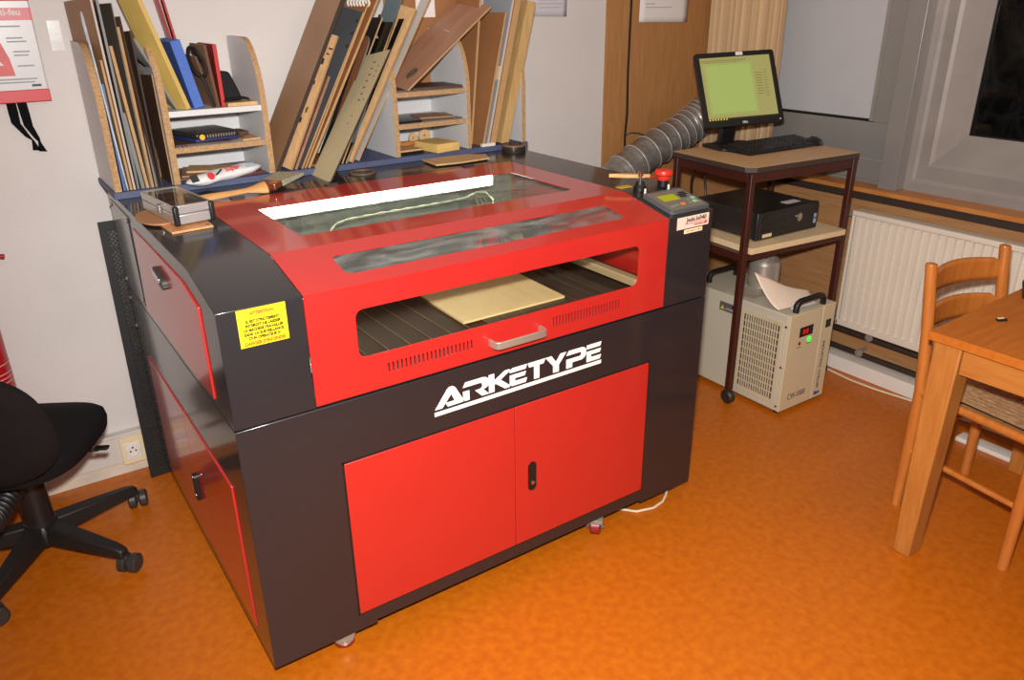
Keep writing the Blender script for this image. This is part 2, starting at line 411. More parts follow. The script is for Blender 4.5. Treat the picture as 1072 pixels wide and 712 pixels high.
# ---- sheets of paper on the wall
def wallpaper_sheet(x0, x1, z0, z1, y, label, lines, m):
    t = thing('paper_sheet', label, 'paper', ((x0 + x1) / 2, y, z0))
    w = MB(); w.grid(lambda u, v: (x0 + (x1 - x0) * u + .004 * (v - .5), y - .004 - .003 * math.sin(u * 3), z0 + (z1 - z0) * v - .006 * u), 8, 8); w.build('sheet', m, t, solid=.001)
    w = MB()
    for z, a, b in lines: w.box(x0 + a, x0 + b, y - .0088, y - .0068, z0 + z, z0 + z + .003)
    w.build('printed_lines', M_ink, t)
wallpaper_sheet(2.345, 2.655, 1.503, 1.72, YW - .012, 'white sheet of paper pinned to the brown veneer panel', [(.06, .03, .2), (.075, .03, .09), (.11, .04, .24), (.14, .04, .22), (.16, .04, .26)], M_paper)
wallpaper_sheet(1.72, 1.932, 1.54, 1.76, YW, 'greyish printed sheet on the white wall right of the boards', [(.03, .06, .17), (.045, .05, .18), (.06, .06, .16), (.085, .04, .18), (.1, .04, .19), (.115, .04, .17)], mat('grey print paper', (198, 194, 200), .6, var=.03))
# ---- black wire down the joint of the veneer
w = MB(); w.tube([(2.291, 1.303, 2.3), (2.292, 1.303, 1.7), (2.288, 1.302, 1.3), (2.293, 1.3, 1.1), (2.287, 1.302, 1.0), (2.29, 1.303, .9), (2.289, 1.303, .6)], .005, 8)
w.tube([(2.29, 1.3, 1.0), (2.31, 1.285, 1.012), (2.34, 1.26, 1.01), (2.37, 1.23, .995), (2.39, 1.2, .97)], .0035, 8)
tag(w.build('wall_cable', M_black), 'thin black cable running down the joint of the brown veneer', 'cable')
# ================================================================== laser cutter
W, D, ZB, ZS, ZF, YS, ZT, XL, XR = 1.469, 1.2, .065, .7406, 1.0173, .1975, 1.0624, .188, 1.285
L = thing('laser_cutter', 'large red and charcoal laser engraving machine on castors in the middle of the room', 'laser cutter', (W / 2, D / 2, 0))
# ---- lower cabinet
w = MB()
fr = [(0, .057), (.284, .057), (.284, .067), (1.241, .067), (1.241, .057), (W, .057), (W, .7385), (0, .7385)]
w.prism(fr, lambda u, v, a: (u, a, v), 0, D)
w.build('lower_cabinet', M_coal, L, bevel=.0012)
# ---- upper body: two pods and the rear deck
w = MB()
pf = [(0, .7428), (0, ZF), (YS, ZT), (D, ZT), (D, .7428)]
w.prism(pf, YZ, 0, XL - .002); w.prism(pf, YZ, XR + .002, W)
w.box(XL - .002, XR + .002, .822, D, .7428, ZT)
w.build('upper_body', M_coal, L, bevel=.0012)
w = MB(); w.box(.012, W - .012, .012, D - .012, .72, .76); w.build('seam_gasket', M_black, L)
# ---- front cupboard doors with recessed latch
for x0, x1 in ((.2366, .736), (.738, 1.238)):
    d = MB().box(x0, x1, -.004, .004, .1126, .574).build('front_door', M_red, L, bevel=.0015)
    if x0 > .5:
        w = MB(); w.plate(rrect(.781, .809, .285, .380, .0135, 8), [], (0, -.0065, 0), UX, UZ, -.004); w.build('latch', M_black, d, bevel=.001)
        w = MB(); w.lathe((.7965, -.0065, .311), [(.0065, 0), (.0065, .002), (.004, .003), (0, .003)], (0, -1, 0), 16, False); w.build('lock', M_chrome, d)
w = MB(); w.box(.2326, .2366, -.001, .004, .108, .578); w.box(1.238, 1.242, -.001, .004, .108, .578); w.box(.2326, 1.242, -.001, .004, .108, .1126); w.box(.2326, 1.242, -.001, .004, .574, .578)
w.build('door_reveal', M_black, L)
# ---- left side: two lower doors, an upper hatch, a screwed rear panel
for poly, lt in (([(.588, .095), (1.06, .095), (1.06, .535), (.588, .535)], 0), ([(.122, .105), (.586, .105), (.586, .535), (.122, .553)], 1)):
    if lt: poly = [(.122, .105), (.586, .105), (.586, .535), (.122, .535)]
    w = MB(); w.prism(poly, YZ, -.004, .004); d = w.build('side_door', M_red, L, bevel=.0015)
    if lt:
        w = MB(); w.plate(rrect(.555, .582, .25, .34, .012, 8), [], (-.0045, 0, 0), UY, UZ, -.011); w.build('latch', M_black, d, bevel=.002)
        w = MB(); w.cyl((-.0155, .5685, .33), (-.0175, .5685, .33), .005); w.cyl((-.0155, .5685, .268), (-.0175, .5685, .268), .005); w.build('lock', M_chrome, d)
w = MB(); w.prism([(.862, .757), (.828, 1.018), (.262, 1.018), (.134, .992), (.134, .767)], YZ, -.004, .004)
d = w.build('side_hatch', M_red, L, bevel=.0015)
w = MB(); w.plate(rrect(-.054, .054, -.0155, .0155, .0155, 8), [], (-.004, .497, .962), (0, .985, .13), (0, -.13, .985), -.011); w.build('latch', M_dgrey, d, bevel=.002)
w = MB(); w.plate(rrect(-.03, .045, -.009, .009, .009, 8), [], (-.015, .508, .963), (0, .985, .13), (0, -.13, .985), -.002); w.build('latch_paddle', M_chrome, d, bevel=.001)
w = MB(); w.box(-.003, .003, .885, 1.165, .765, 1.04); rp = w.build('rear_side_panel', M_coal, L, bevel=.001)
w = MB()
for y, z in ((.9, 1.025), (1.15, 1.025), (.9, .78), (1.15, .78)): w.lathe((-.003, y, z), [(.007, 0), (.006, .0035), (0, .0045)], (-1, 0, 0), 12, False)
w.build('screw', M_chrome, rp)
w = MB()
for y, z in ((1.19, .70), (1.19, .60)): w.lathe((0, y, z), [(.007, 0), (.006, .0035), (0, .0045)], (-1, 0, 0), 12, False)
w.build('screw', M_chrome, L)
# ---- castors
for cx, cy, yw_ in ((.197, .034, -.3), (1.066, .020, .8), (.185, 1.1, .2), (1.25, 1.1, .9)):
    def lc(u, v, z): return (cx + u * math.cos(yw_) - v * math.sin(yw_), cy + u * math.sin(yw_) + v * math.cos(yw_), z)
    w = MB()
    w.hexa([lc(-.03, -.024, .053), lc(.03, -.024, .053), lc(.03, .024, .053), lc(-.03, .024, .053), lc(-.03, -.024, .0665), lc(.03, -.024, .0665), lc(.03, .024, .0665), lc(-.03, .024, .0665)])
    for v in (-.0235, .0205):
        w.prism([(-.03, .055), (.03, .055), (.022, .03), (.008, .018), (-.008, .018), (-.024, .034)], lambda u, z, a: lc(u, a, z), v, v + .003)
    br = w.build('castor_bracket', M_zinc, L, bevel=.001)
    w = MB(); w.lathe(lc(0, -.017, .027), [(.0, 0), (.021, 0), (.027, .004), (.027, .03), (.021, .034), (0, .034)], (-math.sin(yw_), math.cos(yw_), 0), 28, False); w.build('castor_wheel', mat('castor red', (140, 26, 26), .4, var=.1), br)
    w = MB(); w.cyl(lc(0, -.029, .027), lc(0, .029, .027), .006, n=10); w.build('axle', M_chrome, br)

# ---- the red lid: one sheet folded over front, slope and top, with three windows
sl = Vector((0, YS, ZT - ZF)); sl_len = sl.length; slu = sl.normalized(); sln = Vector((0, -slu.z, slu.y))
def vents(x0, x1, z0, z1, n):
    p = (x1 - x0) / (n - 1)
    return [[(x0 + i * p - .0022, z0), (x0 + i * p + .0022, z0), (x0 + i * p + .0022, z1), (x0 + i * p - .0022, z1)] for i in range(n)]
w = MB()
win_f = rrect(.303, 1.176, .838, .957, .02, 6)
w.plate([(XL, .746), (XR, .746), (XR, ZF), (XL, ZF)], [win_f] + vents(.376, .609, .7825, .807, 21) + vents(.871, 1.106, .779, .809, 23), (0, 0, 0), UX, UZ, -.003)
win_s = rrect(.312, 1.164, .051, .147, .02, 6)
w.plate([(XL, 0), (XR, 0), (XR, sl_len), (XL, sl_len)], [win_s], (0, 0, ZF - .003), UX, slu, .003)
win_t = rrect(.304, 1.176, .307, .657, .022, 6)
w.plate([(XL, YS), (XR, YS), (XR, .818), (XL, .818)], [win_t], (0, 0, ZT - .003), UX, UY, .003)
w.box(XL, XL + .003, .004, .81, .9, ZF - .01); w.box(XR - .003, XR, .004, .81, .77, ZF - .01)
lid = w.build('lid', M_red, L, smooth=False)
G_f = glass('front pane brown acrylic', (244, 238, 230), .04, .015, (150, 110, 80))
G_s = glass('dusty slope pane', (244, 246, 244), .06, .27, (196, 200, 196), dscale=18)
G_t = glass('dusty top pane', (246, 250, 246), .035, .27, (200, 210, 200), dscale=18)
MB().box(.29, 1.19, .0065, .0085, .825, .97).build('window_pane', G_f, lid)
w = MB(); w.obox(Vector((.738, 0, ZF - .006)) + slu * .1, (.445, 0, 0), slu * .062, sln * .001); w.build('window_pane', G_s, lid)
MB().box(.29, 1.19, .29, .675, ZT - .0085, ZT - .0065).build('window_pane', G_t, lid)
# bow handle
w = MB()
cv = [(.659, 0), (.659, -.024), (.664, -.034), (.675, -.039), (.811, -.039), (.822, -.034), (.827, -.024), (.827, 0), (.819, 0), (.819, -.022), (.814, -.029), (.807, -.032), (.679, -.032), (.672, -.029), (.667, -.022), (.667, 0)]
w.prism(cv, XY, .777, .797)
w.build('lid_handle', mat('satin handle', (196, 186, 172), .36, .7, var=.04), lid, bevel=.0015)
# hinges at the rear edge of the lid
for x in (.30, .60, 1.115):
    w = MB(); w.box(x - .02, x + .02, .812, .84, ZT, ZT + .003); w.cyl((x - .02, .822, ZT + .0035), (x + .02, .822, ZT + .0035), .0035, n=10); w.build('lid_hinge', M_dgrey, L)
# ---- work chamber
M_in = mat('chamber grey', (62, 62, 60), .55, var=.15, scale=10)
M_bed = mat('bed brown', (44, 21, 13), .6, var=.3, scale=9, stretch=(1, .15, 1), col2=(50, 30, 22))
w = MB(); w.box(XL + .004, XR - .004, .02, .815, .76, .775); w.build('chamber_floor', M_in, L)
w = MB(); w.box(XL + .004, XR - .004, .80, .82, .775, 1.05); w.build('chamber_back', mat('chamber back', (120, 124, 118), .5, var=.1, scale=10), L)
w = MB(); w.box(.215, 1.12, .055, .70, .776, .797); w.build('honeycomb_bed', M_bed, L, bevel=.002)
w = MB()
for i in range(15):
    x = .238 + i * .06
    w.box(x - .0005, x + .0005, .06, .695, .7975, .8)
w.build('bed_blade', mat('blade', (168, 150, 120), .4, .6, var=.05), L)
w = MB(); w.box(.72, 1.10, .06, .69, .7975, .7995); w.build('bed_sheet', mat('bed dark sheet', (34, 35, 34), .4, var=.45, scale=5, stretch=(3, .3, 1), col2=(74, 76, 72)), L)
w = MB(); w.box(1.125, 1.165, .04, .72, .776, .80); w.box(1.075, 1.10, .05, .70, .799, .806); w.build('bed_frame', M_in, L, bevel=.002)
w = MB(); w.box(1.198, 1.228, .035, .76, .815, .84); w.build('linear_rail', mat('rail', (214, 206, 172), .35, .3, var=.05), L, bevel=.003)
w = MB(); w.box(1.236, 1.256, .035, .76, .80, .83); w.build('drive_belt', M_black, L)
w = MB(); w.box(.195, .21, .035, .76, .815, .84); w.build('linear_rail', MATS['rail'], L, bevel=.003)
# gantry with laser head
w = MB(); w.box(.21, 1.22, .53, .575, .89, .945); w.box(.205, .25, .50, .60, .84, .9); w.box(1.19, 1.235, .50, .60, .84, .9)
g = w.build('gantry', mat('gantry alu', (90, 92, 90), .4, .5, var=.1), L, bevel=.003)
w = MB(); w.box(.95, 1.02, .495, .53, .85, .965); w.cyl((.985, .51, .85), (.985, .51, .825), .014, .005)
h = w.build('laser_head', M_redp, g, bevel=.003)
w = MB(); w.cyl((.985, .5, .965), (.985, .5, .985), .017); w.box(.955, .97, .485, .495, .87, .94); w.build('lens_tube', mat('brass', (196, 160, 80), .3, .9, var=.05), h)
w = MB(); pts = [(.44, .47, .93), (.455, .53, .955), (.486, .583, .98), (.529, .64, .985), (.578, .672, .985), (.706, .682, .985), (.916, .686, .985), (1.02, .70, .985), (1.08, .715, .995), (1.115, .715, .99), (1.11, .66, .975), (1.06, .58, .965), (1.0, .53, .96)]
fine = []
for i in range(len(pts) - 1):
    a, b = Vector(pts[i]), Vector(pts[i + 1]); k = max(2, int((b - a).length / .012))
    fine += [a + (b - a) * j / k for j in range(k)]
w.tube(fine, [.0026 if (i // 2) % 2 else .0044 for i in range(len(fine))], 8)
w.build('air_hose', mat('cream hose', (216, 214, 180), .5, var=.03), L)
for x in (.40, 1.04):
    w = MB(); w.box(x, x + .05, .715, .78, .776, 1.0); w.build('mirror_mount', M_in, L, bevel=.003)
w = MB()
for i in range(3): w.tube([(1.07 + i * .018, .79, 1.02), (1.075 + i * .018, .72, .97), (1.09 + i * .016, .66, .9), (1.1 + i * .014, .6, .82)], .006, 8)
w.build('hose_bundle', mat('grey hose', (96, 92, 84), .5, var=.1), L)
# LED batten below the rear edge of the top window
hs = MB().box(.31, 1.14, .70, .72, 1.012, 1.058).build('light_housing', M_white, L, bevel=.002)
MB().box(.32, 1.128, .692, .70, 1.018, 1.0535).build('light_tube', emit('led batten', (232, 255, 240), 14), hs)
w = MB()
for x in (.52, .725, .93): w.box(x - .0015, x + .0015, .6905, .70, 1.015, 1.021)
w.build('tube_clip', M_dgrey, hs)
# ---- operator panel on the right pod
o = Vector((0, 0, ZF)); 
def onslope(x, s, up=0.): return o + UX * x + slu * s + sln * up
w = MB(); w.plate(rrect(1.307, 1.468, .012, .147, .012, 5), [], onslope(0, 0, .0005), UX, slu, .010); cp = w.build('control_panel', mat('panel bezel', (84, 84, 88), .4, var=.04), L, bevel=.003)
w = MB(); w.plate(rrect(1.316, 1.459, .021, .138, .006, 4), [], onslope(0, 0, .0105), UX, slu, .0012); w.build('keypad_face', mat('keypad face', (112, 108, 98), .5, var=.04), cp)
w = MB(); w.plate([(1.336, .076), (1.402, .076), (1.402, .112), (1.336, .112)], [], onslope(0, 0, .0117), UX, slu, .001); w.build('screen', emit('lcd', (196, 190, 10), .7, (30, 30, 5)), cp)
w = MB()
for dx, ds in ((0, 0), (.013, 0), (-.013, 0), (0, .012), (0, -.012), (.013, .012), (-.013, -.012)):
    w.plate(rrect(1.432 + dx - .005, 1.432 + dx + .005, .1 + ds - .0045, .1 + ds + .0045, .002, 2), [], onslope(0, 0, .0117), UX, slu, .0015)
w.build('arrow_key', M_black, cp)
w = MB()
for x, s in ((1.448, .071), (1.437, .05)): w.plate(rrect(x - .008, x + .008, s - .006, s + .006, .002, 2), [], onslope(0, 0, .0117), UX, slu, .0015)
w.build('start_key', mat('mint key', (150, 196, 160), .5, var=.03), cp)
w = MB(); w.plate(rrect(1.376, 1.392, .041, .053, .002, 2), [], onslope(0, 0, .0117), UX, slu, .0015); w.build('stop_key', mat('orange key', (226, 126, 62), .5, var=.03), cp)
w = MB()
for x, s in ((1.36, .046), (1.345, .044), (1.425, .066), (1.415, .047), (1.332, .042), (1.45, .042)): w.plate(rrect(x - .005, x + .005, s - .004, s + .004, .001, 2), [], onslope(0, 0, .0117), UX, slu, .001)
w.build('small_key', mat('pale key', (136, 132, 116), .5, var=.03), cp)
# ---- key switch with its key and wooden tag, emergency stop
w = MB(); w.lathe((1.345, .19, ZT - .004), [(.02, 0), (.02, .012), (.016, .016), (.013, .026), (0, .026)], n=24, closed=False); ks = w.build('key_switch', M_black, L)
w = MB(); w.cyl((1.345, .19, ZT + .02), (1.345, .19, ZT + .05), .0045); w.obox((1.345, .19, ZT + .048), (.010, 0, 0), (0, .002, 0), (0, 0, .009)); w.build('key', M_chrome, ks)
w = MB(); w.prism([(-.075, .0), (-.04, .014), (.02, .018), (.062, .008), (.066, -.004), (.02, -.014), (-.04, -.010)], lambda u, v, a: (1.325 + u * .95 - v * .2, .213 - u * .25 + v, ZT + .034 + a - u * .08), 0, .011); w.build('key_tag', wood('tag wood', (222, 178, 120), (196, 148, 90), 20), ks, bevel=.001)
w = MB(); w.lathe((1.438, .185, ZT - .002), [(.017, 0), (.017, .022), (.0, .022)], n=24, closed=False); es = w.build('emergency_stop_base', M_black, L)
w = MB(); w.lathe((1.438, .185, ZT + .018), [(.019, 0), (.021, .006), (.022, .013), (.028, .017), (.029, .024), (.026, .030), (.015, .033), (0, .034)], n=32, closed=False); w.build('emergency_stop_button', M_redp, es)
w = MB(); w.obox((1.39, .205, ZT + .03), (.034, .004, -.003), (0, .0025, 0), (0, 0, .0015)); w.build('key_ribbon', M_redp, ks)
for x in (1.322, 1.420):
    w = MB(); w.tube([onslope(x, .146, -.001), onslope(x + .004, .155, .022)], .0032, 10); w.build('glint_peg', M_white, L)  # bright reflections beside the two switches, shaped as small white pegs
w = MB(); w.obox((1.325, .24, ZT + .0008), (.024, 0, 0), (0, .013, 0), (0, 0, .0008)); w.build('warning_sticker', mat('sticker amber', (214, 170, 20), .5, var=.04), L)
# ---- yellow notice
M_yel = mat('notice yellow', (216, 194, 24), .5, var=.02)
M_orp = mat('notice orange print', (176, 58, 6), .5, var=.02); M_blp = mat('notice dark print', (26, 20, 4), .5, var=.02)
w = MB(); w.obox((.094, -.0006, .9725), (.0525, 0, 0), (0, .0008, 0), (0, 0, .0425)); nt = w.build('warning_notice', M_yel, L)
for s, z, sz, m, wd_ in (('ATTENTION', 1.0005, .0105, M_orp, .050), ('IL EST STRICTEMENT', .984, .0085, M_blp, .072), ('INTERDIT DE LAISSER', .9745, .0085, M_blp, .076), ('LA MACHINE TRAVAILLER', .965, .0085, M_blp, .086),
                    ('SANS  LA SURVEILLANCE', .9555, .0085, M_blp, .085), ("D'UN OPERATEUR !!!", .946, .0085, M_blp, .068), ("DANGER D'INCENDIE", .9335, .0105, M_orp, .088)):
    text('lettering', s, sz, m, nt, (.0945, -.0016, z), UX, UZ, bold=.00042, depth=.0002, fit=wd_)
# ---- maker's plate under the panel
w = MB(); w.obox((1.386, -.0006, .9945), (.0655, 0, 0), (0, .0008, 0), (0, 0, .018)); st = w.build('name_plate', mat('plate pink white', (238, 208, 190), .5, var=.02), L)
text('lettering', 'Jede.in040', .0185, M_black, st, (1.399, -.0016, .9955), UX, UZ, bold=.0004, depth=.0002, fit=.084)
w = MB(); w.box(1.35, 1.448, -.0018, -.001, .9895, .9912); w.box(1.39, 1.443, -.0018, -.001, .9825, .9858); w.prism([(1.436, .981), (1.446, .986), (1.436, .99)], lambda u, v, a: (u, a, v), -.0018, -.001); w.build('red_print', M_redp, st)
w = MB(); w.obox((1.389, -.0006, .967), (.0375, 0, 0), (0, .0008, 0), (0, 0, .0062)); s2 = w.build('serial_label', mat('label cream', (240, 222, 186), .5, var=.02), L)
w = MB()
for x0, x1 in ((1.36, 1.372), (1.375, 1.393), (1.396, 1.402), (1.405, 1.42)): w.box(x0, x1, -.0018, -.001, .9655, .9688)
w.build('printed_lines', mat('label print', (190, 150, 96), .6, var=.02), s2)
# ---- big white logo lettering
M_logo = mat('logo white', (246, 238, 230), .5, var=.01)
LETTERS = {
 'A': (.493, .088, [[(0, 0), (.42, .92), (.5, 1.02), (.62, 1.02), (.70, .92), (1.0, 0), (.42, 0), (.36, .22), (.66, .22), (.555, .62), (.24, 0)]]),
 'R': (.577, .080, [[(.10, 1), (.80, 1), (.92, .94), (1.0, .82), (1.0, .52), (.92, .40), (.78, .34), (1.0, 0), (.72, 0), (.46, .40), (.68, .42), (.74, .5), (.74, .66), (.68, .74), (.0, .74)], [(0, .52), (.24, .52), (.24, 0), (0, 0)]]),
 'K': (.657, .072, [[(0, 1), (.24, 1), (.24, .62), (.72, 1), (1.04, 1), (.52, .56), (1.02, 0), (.70, 0), (.30, .42), (.24, .38), (.24, 0), (0, 0)]]),
 'E': (.724, .057, [[(.0, 1), (1.0, 1), (.92, .76), (.0, .76)], [(0, .62), (.94, .62), (.86, .40), (.30, .40), (.30, .24), (1.0, .24), (.92, 0), (0, 0)]]),
 'T': (.783, .060, [[(0, 1), (1.0, 1), (.90, .75), (.66, .75), (.66, 0), (.36, 0), (.36, .75), (.08, .75)]]),
 'Y': (.843, .072, [[(0, 1), (.30, 1), (.52, .60), (.74, 1), (1.02, 1), (.66, .40), (.66, 0), (.38, 0), (.38, .40)]]),
 'P': (.917, .071, [[(.12, 1), (.80, 1), (.93, .94), (1.0, .82), (1.0, .50), (.92, .36), (.78, .28), (.30, .28), (.30, 0), (0, 0), (0, .52), (.70, .52), (.75, .58), (.75, .68), (.70, .75), (0, .75)]]),
 'E2': (.991, .054, [[(.0, 1), (1.0, 1), (.92, .76), (.0, .76)], [(0, .62), (.98, .62), (.90, .40), (.30, .40), (.30, .24), (1.0, .24), (.92, 0), (0, 0)]]),
}
w = MB()
for k, (x, wd, polys) in LETTERS.items():
    for P in polys: w.plate([(x + a * wd, .641 + b * .053) for a, b in P], [], (0, 0, 0), UX, UZ, .0012)
w.plate([(.491, .6225), (1.046, .6245), (1.046, .6355), (.491, .6335)], [], (0, 0, 0), UX, UZ, .0012)
w.build('logo_lettering', M_logo, L, smooth=False)
# ---- plywood blank lying in the machine
w = MB(); w.prism([(.656, .118), (1.002, .120), (1.014, .392), (.664, .385)], XY, .8005, .8065)
M_ply = wood('birch ply', (255, 248, 206), (252, 238, 184), 4, (12, 1, 1), .55)
tag(w.build('plywood_blank', M_ply), 'pale rectangular plywood blank lying on the cutting bed inside the machine', 'plywood sheet')
# ---- cable trailing under the machine
w = MB(); w.tube([(1.44, .10, .05), (1.425, .055, .012), (1.40, .035, .005), (1.36, .012, .005), (1.31, .004, .005), (1.25, .022, .005), (1.2, .08, .005), (1.1, .3, .005)], .0042, 8)
tag(w.build('ground_cable', mat('clear cable', (222, 206, 178), .35, var=.06)), 'loop of pale cable on the floor beside the right front castor', 'cable')
# ================================================================== sheet rack on the machine
YR0, YR1 = 1.022, 1.312
ZB0, ZB1 = ZT + .0006, ZT + .0206
M_chip = mat('chipboard edge', (186, 150, 108), .8, var=.35, scale=160, col2=(152, 114, 74))
M_lam = mat('white laminate', (206, 204, 204), .45, var=.03)
M_blue = mat('blue board', (74, 82, 112), .6, var=.12, scale=12)
rk = thing('sheet_rack', 'long white laminate rack with rounded dividers and shelves standing on the machine', 'rack', (.75, 1.17, ZB0))
MB().box(-.006, 1.515, YR0, YR1, ZB0, ZB1).build('base_board', M_blue, rk, bevel=.001)
def divider(x0, x1):
    r = .21; top = 1.502
    pf = [(YR0 + .008, ZB1 + .0004), (YR0 + .008, top - r)]
    for i in range(1, 13):
        t = PI - i * PI / 24; pf.append((YR0 + .008 + r * .62 + r * .62 * math.cos(t), top - r + r * math.sin(t)))
    pf += [(YR1, top), (YR1, ZB1 + .0004)]
    w = MB(); w.prism(pf, YZ, x0, x1)
    n = len(pf)
    for k in range(2, 2 + n): w.m[k] = 1
    w.build('divider', [M_lam, M_chip], rk)
DV = [(.0, .019), (.171, .190), (.473, .491), (.937, .955), (1.241, 1.257), (1.492, 1.508)]
for a, b in DV: divider(a, b)
for (a, b), zs in (((.190, .473), (1.193, 1.302)), ((.955, 1.241), (1.195, 1.305))):
    for z in zs:
        w = MB(); w.box(a + .0004, b - .0004, YR0 + .012, YR1, z - .017, z)
        w.m[2] = 0 if (z > 1.25 and a < .5) else 1
        w.build('shelf', [M_lam, M_chip], rk)
    MB().box(a + .0004, b - .0004, YR1 - .006, YR1, ZB1 + .001, zs[0] - .0175).build('back_panel', M_lam, rk)
    MB().box(a + .0004, b - .0004, YR1 - .006, YR1, zs[0] + .0005, zs[1] - .0175).build('back_panel', M_lam, rk)

# ---- sheets and offcuts: bottom front point, top front point, thickness, depth, sideways skew
BOARDS = {
 'L1': ((0.0282, 1.0360, 1.0838), (0.0288, 1.0560, 1.3914), 0.0078, 0.200, 0.00),
 'L1b': ((0.0367, 1.0360, 1.0838), (0.0138, 1.0560, 1.5854), 0.0044, 0.030, 0.00),
 'L2': ((0.0463, 1.0360, 1.0838), (0.0381, 1.0560, 1.4561), 0.0066, 0.200, 0.00),
 'L3': ((0.0561, 1.0360, 1.0838), (0.0441, 1.0560, 1.6218), 0.0066, 0.250, 0.15),
 'L4a': ((0.0665, 1.0360, 1.0838), (0.0585, 1.0560, 1.6339), 0.0076, 0.200, 0.00),
 'L4b': ((0.0802, 1.0360, 1.0838), (0.0690, 1.0560, 1.3073), 0.0113, 0.160, 0.00),
 'L5': ((0.0933, 1.0360, 1.0838), (0.0708, 1.0560, 1.4932), 0.0089, 0.200, 0.00),
 'L6': ((0.1011, 1.0360, 1.0838), (0.0943, 1.0560, 1.6065), 0.0035, 0.070, 0.50),
 'L7': ((0.1082, 1.0360, 1.0838), (0.1001, 1.0560, 1.5434), 0.0081, 0.080, 0.30),
 'L10': ((0.1185, 1.0360, 1.0838), (0.1178, 1.0560, 1.3030), 0.0069, 0.180, 0.00),
 'L8': ((0.1261, 1.0360, 1.0838), (0.1089, 1.0560, 1.5711), 0.0054, 0.120, 0.30),
 'L8b': ((0.1336, 1.0360, 1.0838), (0.1305, 1.0560, 1.5323), 0.0054, 0.220, 0.00),
 'L9': ((0.1645, 1.1860, 1.0838), (0.1795, 1.2060, 1.6930), 0.0031, 0.100, 0.00),
 'L11': ((0.1668, 1.0360, 1.0838), (0.1673, 1.0560, 1.4100), 0.0034, 0.200, 0.00),
 'M1': ((0.5008, 1.0360, 1.0838), (0.8396, 1.0360, 1.7071), 0.0130, 0.220, 0.00),
 'M2': ((0.5485, 1.0360, 1.0838), (0.7583, 1.0360, 1.4983), 0.0095, 0.055, 0.60),
 'M3': ((0.5630, 1.0360, 1.0838), (0.7148, 1.0360, 1.3749), 0.0089, 0.045, 0.00),
 'M4': ((0.5852, 1.0360, 1.0838), (0.8571, 1.0360, 1.5694), 0.0077, 0.120, 0.45),
 'M4n': ((0.5963, 1.0360, 1.0838), (0.8750, 1.0360, 1.5955), 0.0049, 0.170, 0.00),
 'M5': ((0.6094, 1.0360, 1.0838), (0.9618, 1.0360, 1.6941), 0.0089, 0.200, 0.20),
 'M6': ((0.7242, 1.1669, 1.0838), (0.9083, 1.1669, 1.5526), 0.0053, 0.090, 0.00),
 'M7': ((0.7044, 1.0917, 1.0838), (0.9041, 1.0917, 1.4924), 0.0057, 0.060, 0.00),
 'M8a': ((0.7113, 1.1110, 1.0838), (0.9599, 1.1110, 1.5506), 0.0057, 0.100, 0.00),
 'M9': ((0.6169, 0.8683, 1.0645), (0.9126, 0.9683, 1.4534), 0.0043, 0.160, 0.00),
 'M8b': ((0.7302, 1.0360, 1.0838), (0.9799, 1.0360, 1.5599), 0.0056, 0.140, 0.00),
 'M8c': ((0.7439, 1.0360, 1.0838), (1.0080, 1.0360, 1.5458), 0.0049, 0.120, 0.00),
 'M12': ((0.7497, 1.0360, 1.0838), (1.0358, 1.0360, 1.6800), 0.0044, 0.120, 0.00),
 'M10': ((0.7676, 1.0360, 1.0838), (1.0554, 1.0360, 1.5738), 0.0124, 0.090, 0.60),
 'M11': ((0.8011, 1.0560, 1.0838), (1.1452, 1.0560, 1.6509), 0.0050, 0.060, 0.00),
 'B1': ((1.3033, 1.1060, 1.0838), (1.3721, 1.1060, 1.6998), 0.0094, 0.170, 0.00),
 'B2': ((1.3128, 1.0360, 1.0838), (1.4281, 1.0360, 1.5602), 0.0081, 0.200, 0.00),
 'B3': ((1.3878, 1.1660, 1.0838), (1.5665, 1.1660, 1.6429), 0.0086, 0.100, 0.00),
 'B4': ((1.3337, 1.0360, 1.0838), (1.4810, 1.0360, 1.6826), 0.0084, 0.200, 0.00),
 'B5': ((1.3562, 1.0360, 1.0838), (1.5025, 1.0360, 1.6827), 0.0258, 0.045, 0.00),
 'B6': ((1.4240, 1.0960, 1.0838), (1.5690, 1.0960, 1.6682), 0.0110, 0.060, 0.00),
 'B7': ((1.4120, 1.0360, 1.0838), (1.5459, 1.0360, 1.5964), 0.0393, 0.050, 0.00),
}
def slab(P, T, th, dep, skew=0., rise=0., round_top=False):
    """leaning sheet: front edge P->T, running back by dep"""
    P, T = Vector(P), Vector(T); d = (T - P).normalized()
    bk = Vector((-skew, 1, 0)).normalized(); bk = (bk - d * bk.dot(d)).normalized()
    n = d.cross(bk).normalized(); n = n if n.x > 0 else -n
    B = bk * dep + Vector((0, 0, rise)); N = n * th / 2
    return P, T, B, N
